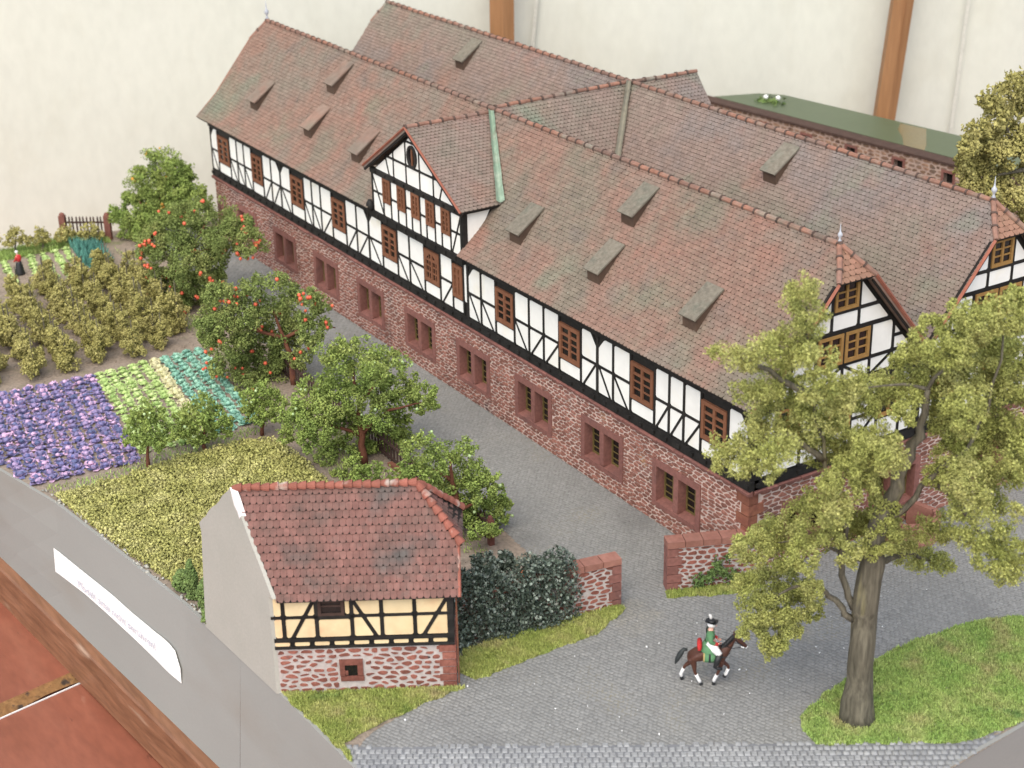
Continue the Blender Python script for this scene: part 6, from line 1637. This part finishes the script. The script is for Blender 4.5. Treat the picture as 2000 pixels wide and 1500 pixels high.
# ivy tendrils on the right gate wall
P = []
for (u0, z0, r_) in ((1.1, .35, .30), (1.5, .55, .22), (1.9, .65, .25), (1.75, 1.0, .18), (2.3, .45, .28), (2.1, 1.25, .12)):
    for _ in range(int(420 * r_)):
        P.append(Vector(F(u0 + g.normal(0, r_ * .5), max(.05, z0 + g.normal(0, r_ * .6)), .09 + abs(g.normal(0, .05)))))
iv3 = put('wall_creeper', leaf_mesh('wall_creeper', np.array([tuple(v) for v in P]), g.uniform(.04, .08, len(P)), g, ratio=.8), M['conifer']); tag(iv3, 'small green creeper clinging to the right gate wall', 'creeper')
# one orange leaf on the ivy
b = MB(); pts = []
for i in range(10):
    a = 2 * math.pi * i / 10; r_ = .22 if i % 2 == 0 else .10; pts.append((r_ * math.cos(a), r_ * math.sin(a), .03 * (i % 3)))
b.add([(0, 0, .05)] + pts, [(0, i + 1, (i + 1) % 10 + 1) for i in range(10)])
ol = b.build('dry_leaf', M['leafred']); ol.location = (-1.82, -8.05, 2.12); ol.rotation_euler = (.35, .5, .4); tag(ol, 'single dry orange star-shaped leaf on top of the ivy', 'leaf')
# white dust flecks on the street
p = scatter([(-.5, -15), (1.5, -15), (10, -1.5), (6, 0), (4, 6), (0, -2), (-.2, -6)], 60, g)
sz = g.uniform(.008, .03, len(p)); sz[:8] = g.uniform(.03, .05, 8)
tag(put('dust_flecks', crumb_mesh('dust_flecks', np.concatenate([p, np.full((len(p), 1), .045)], 1), sz, g), M['speck']), kind='stuff')

# ------------------------------------------------------------------ figures
def skin_body(name, chains, m, parent, levels=2, mats=None):
    """One continuous surface grown along joint chains [(point, radius), ...] that share their first points."""
    vs, es, rs, key = [], [], [], {}
    def vid(p, r):
        k_ = tuple(round(c, 4) for c in p)
        if k_ not in key: key[k_] = len(vs); vs.append(p); rs.append(r)
        return key[k_]
    for ch in chains:
        ids = [vid(p, r) for p, r in ch]
        for a, c in zip(ids[:-1], ids[1:]):
            if (a, c) not in es and (c, a) not in es: es.append((a, c))
    me = bpy.data.meshes.new(name); me.from_pydata(vs, es, []); me.materials.append(m)
    o = put(name, me, None, parent)
    o.modifiers.new('skin', 'SKIN'); sub = o.modifiers.new('sub', 'SUBSURF'); sub.levels = levels; sub.render_levels = levels
    if not me.skin_vertices: bpy.context.view_layer.update()
    for i, r in enumerate(rs):
        sv_ = me.skin_vertices[0].data[i]; rr = r if isinstance(r, tuple) else (r, r); sv_.radius = rr; sv_.use_root = (i == 0)
    return o
# horse: local x forward, y left, z up; then placed and turned
HLOC = Vector((4.22, -5.1, .03)); HYAW = math.atan2(.843, .538) - .10; HSC = 1.0
horse = thing('horse', HLOC, 'brown horse with white stockings trotting along the street with its rider', 'horse')
horse.rotation_euler = (0, 0, HYAW); HS3 = (.78, .92, .86); horse.scale = HS3
class L0:                                                # parts are made in the figure's own axes
    pass
def fig(o, t):
    o.location = (0, 0, 0); return o
S = 1.0
trunk = [((-.62, 0, 1.30), .25), ((-.30, 0, 1.30), (.30, .29)), ((.05, 0, 1.24), (.28, .28)), ((.38, 0, 1.25), (.28, .29)), ((.62, 0, 1.34), .25)]
neck = [((.62, 0, 1.34), .25), ((.80, 0, 1.62), .18), ((.94, 0, 1.88), .14), ((1.05, 0, 2.00), .13), ((1.24, 0, 1.86), .105), ((1.46, 0, 1.69), .078), ((1.55, 0, 1.63), .062)]
def hind(y, hock, fet, hoof): return [((-.62, 0, 1.30), .25), ((-.66, y, 1.12), .20), ((-.56, y, .90), .13), (hock, .068), (fet, .048), (hoof, .052)]
def fore(y, knee, fet, hoof): return [((.62, 0, 1.34), .25), ((.56, y, 1.10), .155), ((.54, y, .92), .10), (knee, .062), (fet, .044), (hoof, .05)]
legs = [hind(.14, (-.92, .14, .62), (-1.08, .14, .25), (-1.04, .14, .08)), hind(-.14, (-.52, -.14, .55), (-.34, -.14, .20), (-.26, -.14, .07)),
        fore(-.13, (.42, -.13, .55), (.28, -.13, .26), (.24, -.13, .10)), fore(.13, (.86, .13, .66), (.76, .13, .36), (.66, .13, .26))]
hb_ = fig(skin_body('body', [trunk, neck] + legs, M['horse'], horse), 0)
for ch in legs:
    a, c, d = Vector(ch[3][0]), Vector(ch[4][0]), Vector(ch[5][0])
    b = MB(); b.tube([a.lerp(c, .30), a.lerp(c, .6), c, c.lerp(d, .6)], [.078, .072, .075, .072], 8); fig(b.build('stocking', M['white'], horse, smooth=True), 0)
    b = MB(); b.tube([c.lerp(d, .5), d + Vector((.02, 0, -.06))], [.06, .082], 8); fig(b.build('hoof', M['black'], horse), 0)
b = MB(); b.tube([(-.84, 0, 1.40), (-.98, 0, 1.42), (-1.12, 0, 1.22), (-1.24, 0, .98), (-1.32, 0, .78)], [.05, .08, .115, .10, .03], 8); fig(b.build('tail', M['tailhair'], horse, smooth=True), 0)
b = MB()
for i in range(9):
    t = i / 8; p = Vector((.56, 0, 1.60)).lerp(Vector((1.02, 0, 2.13)), t); b.tube([p + Vector((0, 0, .03)), p + Vector((-.04, -.09, -.02)), p + Vector((-.05, -.15, -.18))], [.055, .05, .015], 5); b.tube([p + Vector((0, 0, .03)), p + Vector((-.04, .09, -.02))], [.055, .02], 5)
fig(b.build('mane', M['black'], horse, smooth=True), 0)
for s in (-1, 1):
    b = MB(); b.tube([(1.01, .06 * s, 2.10), (1.0, .075 * s, 2.19), (1.02, .08 * s, 2.26)], [.035, .03, .006], 6); fig(b.build('ear', M['horse'], horse, smooth=True), 0)
    b = MB(); b.lathe((1.14, .105 * s, 1.97), [(.005, -.02), (.022, 0), (.005, .02)], 8); fig(b.build('eye', M['black'], horse), 0)
b = MB()
for s in (-1, 1):
    b.tube([(1.02, .12 * s, 2.06), (1.18, .115 * s, 1.86), (1.40, .09 * s, 1.67)], .018, 5); b.tube([(1.40, .09 * s, 1.67), (.95, .19 * s, 1.66), (.62, .2 * s, 1.78), (.38, .12 * s, 1.86)], .013, 5)
b.tube([(1.32, -.10, 1.75), (1.36, 0, 1.88), (1.32, .10, 1.75)], .018, 5)
fig(b.build('bridle', M['black'], horse), 0)
b = MB(); b.tube([(1.30, -.112, 1.70), (1.42, -.09, 1.65)], [.03, .03], 6); b.tube([(1.50, -.07, 1.61), (1.57, 0, 1.64), (1.50, .07, 1.61)], .024, 6); fig(b.build('white_muzzle_band', M['white'], horse), 0)
# saddle cloth with braid
def drape(x0, x1, z0, z1, off, m, nm):
    b = MB(); n_ = 14; vs = []
    for i in range(n_ + 1):
        a = math.radians(-112 + 224 * i / n_)
        for x in (x0, x1):
            vs.append((x, (.31 + off) * math.sin(a), 1.25 + (.325 + off) * math.cos(a)))
    b.add(vs, [(2 * i, 2 * i + 1, 2 * i + 3, 2 * i + 2) for i in range(n_)]); o = b.build(nm, m, horse, smooth=True); fig(o, 0); md = o.modifiers.new('thickness', 'SOLIDIFY'); md.thickness = .02; return o
drape(-.20, .40, 0, 0, .03, M['gold'], 'saddle_braid'); drape(-.14, .34, 0, 0, .045, M['greencoat'], 'saddle_cloth'); drape(.02, .10, 0, 0, .05, M['black'], 'girth')
b = MB(); b.tube([(-.10, 0, 1.60), (.02, 0, 1.585), (.2, 0, 1.585), (.34, 0, 1.65)], [.12, .16, .15, .08], 8); fig(b.build('saddle', M['fencewood'], horse, smooth=True), 0)
# breast strap
b = MB(); b.tube([(.36, -.30, 1.32), (.70, -.24, 1.30), (.86, 0, 1.32), (.70, .24, 1.30), (.36, .30, 1.32)], .022, 5); fig(b.build('breast_strap', M['black'], horse), 0)
# cloak roll behind the saddle is carried, not part of the horse
b = MB(); b.tube([(-.36, -.30, 1.58), (-.36, -.22, 1.68), (-.36, 0, 1.70), (-.36, .22, 1.68), (-.36, .30, 1.58)], [.06, .10, .11, .10, .06], 9)
cr = b.build('cloak_roll', M['redcloth'], None, smooth=True); cr.location = HLOC; cr.rotation_euler = (0, 0, HYAW); cr.scale = HS3; tag(cr, 'red cloak roll strapped behind the rider on the brown horse', 'cloak roll')
rider = thing('person', HLOC, 'person riding the brown horse in a green coat, white wig and black plumed hat', 'person')
rider.rotation_euler = (0, 0, HYAW); rider.scale = (1.0, .92, .88); rider.location = HLOC + Vector((.0, .0, -.06))
hipz = 1.78
torso = [((.06, 0, hipz), (.15, .17)), ((.05, 0, hipz + .22), (.13, .16)), ((.05, 0, hipz + .44), (.15, .20)), ((.06, 0, hipz + .56), (.08, .09)), ((.08, 0, hipz + .62), .06), ((.10, 0, hipz + .73), (.115, .105)), ((.10, 0, hipz + .84), .09)]
def arm(s): return [((.05, 0, hipz + .44), (.15, .20)), ((.05, .22 * s, hipz + .46), .075), ((.06, .27 * s, hipz + .20), .056), ((.24, .20 * s, hipz + .06), .044), ((.34, .13 * s, hipz + .06), .034)]
def leg(s): return [((.06, 0, hipz), (.15, .17)), ((.14, .20 * s, hipz - .06), .11), ((.34, .36 * s, hipz - .26), .085), ((.24, .40 * s, hipz - .62), .055), ((.22, .40 * s, hipz - .74), .045), ((.36, .41 * s, hipz - .80), .038)]
rb = fig(skin_body('body', [torso, arm(1), arm(-1), leg(1), leg(-1)], M['skin'], rider), 0)
coat = [((.05, 0, hipz - .02), (.19, .21)), ((.05, 0, hipz + .22), (.155, .185)), ((.05, 0, hipz + .44), (.17, .215)), ((.06, 0, hipz + .57), (.10, .115))]
def slv(s): return [((.05, 0, hipz + .44), (.17, .215)), ((.05, .22 * s, hipz + .46), .10), ((.06, .285 * s, hipz + .20), .088), ((.20, .225 * s, hipz + .085), .075)]
fig(skin_body('coat', [coat, slv(1), slv(-1)], M['greencoat'], rider), 0)
b = MB(); n_ = 16; vs = []
for i in range(n_ + 1):                                  # coat skirts
    a = math.radians(35 + 290 * i / n_)
    for r_, z_ in ((.17, hipz + .10), (.26, hipz - .10), (.31, hipz - .26)): vs.append((.04 + r_ * math.cos(a) * 1.0, r_ * math.sin(a) * 1.15, z_))
b.add(vs, [(3 * i + j, 3 * i + j + 1, 3 * i + 4 + j, 3 * i + 3 + j) for i in range(n_) for j in range(2)]); fig(b.build('coat_skirt', M['greencoat'], rider, smooth=True), 0)
for s in (-1, 1):
    b = MB(); b.tube([(.17, .232 * s, hipz + .10), (.27, .185 * s, hipz + .06)], [.075, .07], 8); fig(b.build('cuff', M['redcloth'], rider), 0)
    b = MB(); b.tube([(.04, .07 * s, hipz + .03), (.12, .16 * s, hipz - .02), (.22, .27 * s, hipz - .13), (.36, .37 * s, hipz - .27)], [.17, .16, .135, .105], 9); fig(b.build('breeches', M['white'], rider, smooth=True), 0)
    b = MB(); b.tube([(.35, .37 * s, hipz - .26), (.27, .40 * s, hipz - .55), (.23, .41 * s, hipz - .75), (.30, .41 * s, hipz - .80), (.45, .415 * s, hipz - .82)], [.11, .09, .075, .07, .055], 8); fig(b.build('boot', M['black'], rider, smooth=True), 0)
    for f_ in range(5):                                  # fingers closed on the reins
        b = MB(); z_ = hipz + .085 - .017 * f_ if f_ < 4 else hipz + .09; l_ = (.055, .062, .058, .045, .05)[f_]
        if f_ < 4: b.tube([(.335, .13 * s, z_), (.335 + l_, .125 * s, z_ - .004), (.34 + l_, .10 * s, z_ - .012), (.335, .098 * s, z_ - .014)], [.011, .010, .009, .008], 5)
        else: b.tube([(.31, .125 * s, z_), (.345, .105 * s, z_ + .012), (.37, .10 * s, z_ + .002)], [.012, .011, .008], 5)
        fig(b.build('finger', M['skin'], rider, smooth=True), 0)
hz = hipz - .07
b = MB(); b.lathe((.075, 0, hz + .74), [(.03, -.01), (.125, .03), (.14, .10), (.12, .17), (.04, .20)], 12); fig(b.build('wig', M['white'], rider, smooth=True), 0)
b = MB(); b.tube([(-.03, 0, hz + .78), (-.07, 0, hz + .66), (-.075, 0, hz + .46)], [.035, .028, .02], 6); fig(b.build('pigtail', M['black'], rider), 0)
b = MB(); b.lathe((.08, 0, hz + .905), [(.12, 0), (.12, .08), (.07, .115), (.01, .12)], 12)
vs = []
for i in range(24):
    a = 2 * math.pi * i / 24; up_ = .045 + .055 * abs(math.cos(1.5 * a))
    vs += [(.08 + .095 * math.cos(a), .095 * math.sin(a), hz + .91), (.08 +   .215 * math.cos(a),   .215 * math.sin(a), hz + .88 + up_)]
b.add(vs, [(2 * i, 2 * i + 1, 2 * ((i + 1) % 24) + 1, 2 * ((i + 1) % 24)) for i in range(24)]); fig(b.build('hat', M['black'], rider, smooth=True), 0)
b = MB(); b.tube([(.06, .06, hz + .98), (.05, .06, hz + 1.08), (.03, .05, hz + 1.17), (-.01, .04, hz + 1.22)], [.03, .05, .045, .012], 7); fig(b.build('plume', M['white'], rider, smooth=True), 0)
b = MB()
for s in (-1, 1): b.lathe((.205, .04 * s, hz + .815), [(.002, -.012), (.012, 0), (.002, .012)], 6)
fig(b.build('eyes', M['black'], rider), 0)
b = MB(); b.tube([(.205, 0, hz + .81), (.238, 0, hz + .785), (.21, 0, hz + .775)], [.014, .018, .01], 6); fig(b.build('nose', M['skin'], rider, smooth=True), 0)
b = MB(); b.tube([(.21, -.022, hz + .752), (.218, 0, hz + .75), (.21, .022, hz + .752)], [.005, .007, .005], 5); fig(b.build('mouth', M['redcloth'], rider), 0)
# woman in the far garden bed
WL = Vector((-46.3, -11.35, .0)); wo = thing('person', WL, 'person standing in the far lettuce rows in black skirt, white apron and red shawl', 'person'); wo.rotation_euler = (0, 0, -2.5); wo.scale = (.76, .76, .76)
wt = [((0, 0, .85), (.13, .16)), ((0, 0, 1.10), (.12, .15)), ((0, 0, 1.32), (.13, .19)), ((.03, 0, 1.44), (.06, .07)), ((.07, 0, 1.52), .05), ((.11, 0, 1.62), (.09, .08)), ((.11, 0, 1.70), .07)]
wa_ = lambda s: [((0, 0, 1.32), (.13, .19)), ((0, .20 * s, 1.32), .065), ((.08, .24 * s, 1.10), .05), ((.28, .18 * s, .98), .04), ((.38, .14 * s, .95), .03)]
wl_ = lambda s: [((0, 0, .85), (.13, .16)), ((0, .10 * s, .75), .10), ((0, .10 * s, .42), .07), ((0, .10 * s, .08), .05), ((.12, .10 * s, .03), .04)]
fig(skin_body('body', [wt, wa_(1), wa_(-1), wl_(1), wl_(-1)], M['skin'], wo, 2), 0)
b = MB(); b.lathe((0, 0, 0), [(.34, .03), (.33, .10), (.27, .50), (.20, .85), (.15, 1.02)], 14); fig(b.build('skirt', M['black'], wo, smooth=True), 0)
b = MB(); vs = []
for i in range(7):
    a = math.radians(-48 + 96 * i / 6)
    for r_, z_ in ((.36, .12), (.29, .50), (.22, .85), (.17, 1.02)): vs.append((r_ * math.cos(a), r_ * math.sin(a), z_))
b.add(vs, [(4 * i + j, 4 * i + j + 1, 4 * i + 5 + j, 4 * i + 4 + j) for i in range(6) for j in range(3)]); fig(b.build('apron', M['white'], wo, smooth=True), 0)
b = MB(); b.lathe((0, 0, .98), [(.16, 0), (.20, .12), (.225, .30), (.17, .42), (.07, .48)], 12); fig(b.build('shawl', M['redcloth'], wo, smooth=True), 0)
for s in (-1, 1):
    b = MB(); b.tube([(0, .20 * s, 1.34), (.08, .25 * s, 1.10), (.26, .19 * s, .985)], [.08, .068, .055], 7); fig(b.build('sleeve', M['redcloth'], wo, smooth=True), 0)
b = MB(); b.lathe((.09, 0, 1.60), [(.06, -.04), (.11, .02), (.115, .09), (.07, .15), (.02, .165)], 10); fig(b.build('cap', M['white'], wo, smooth=True), 0)
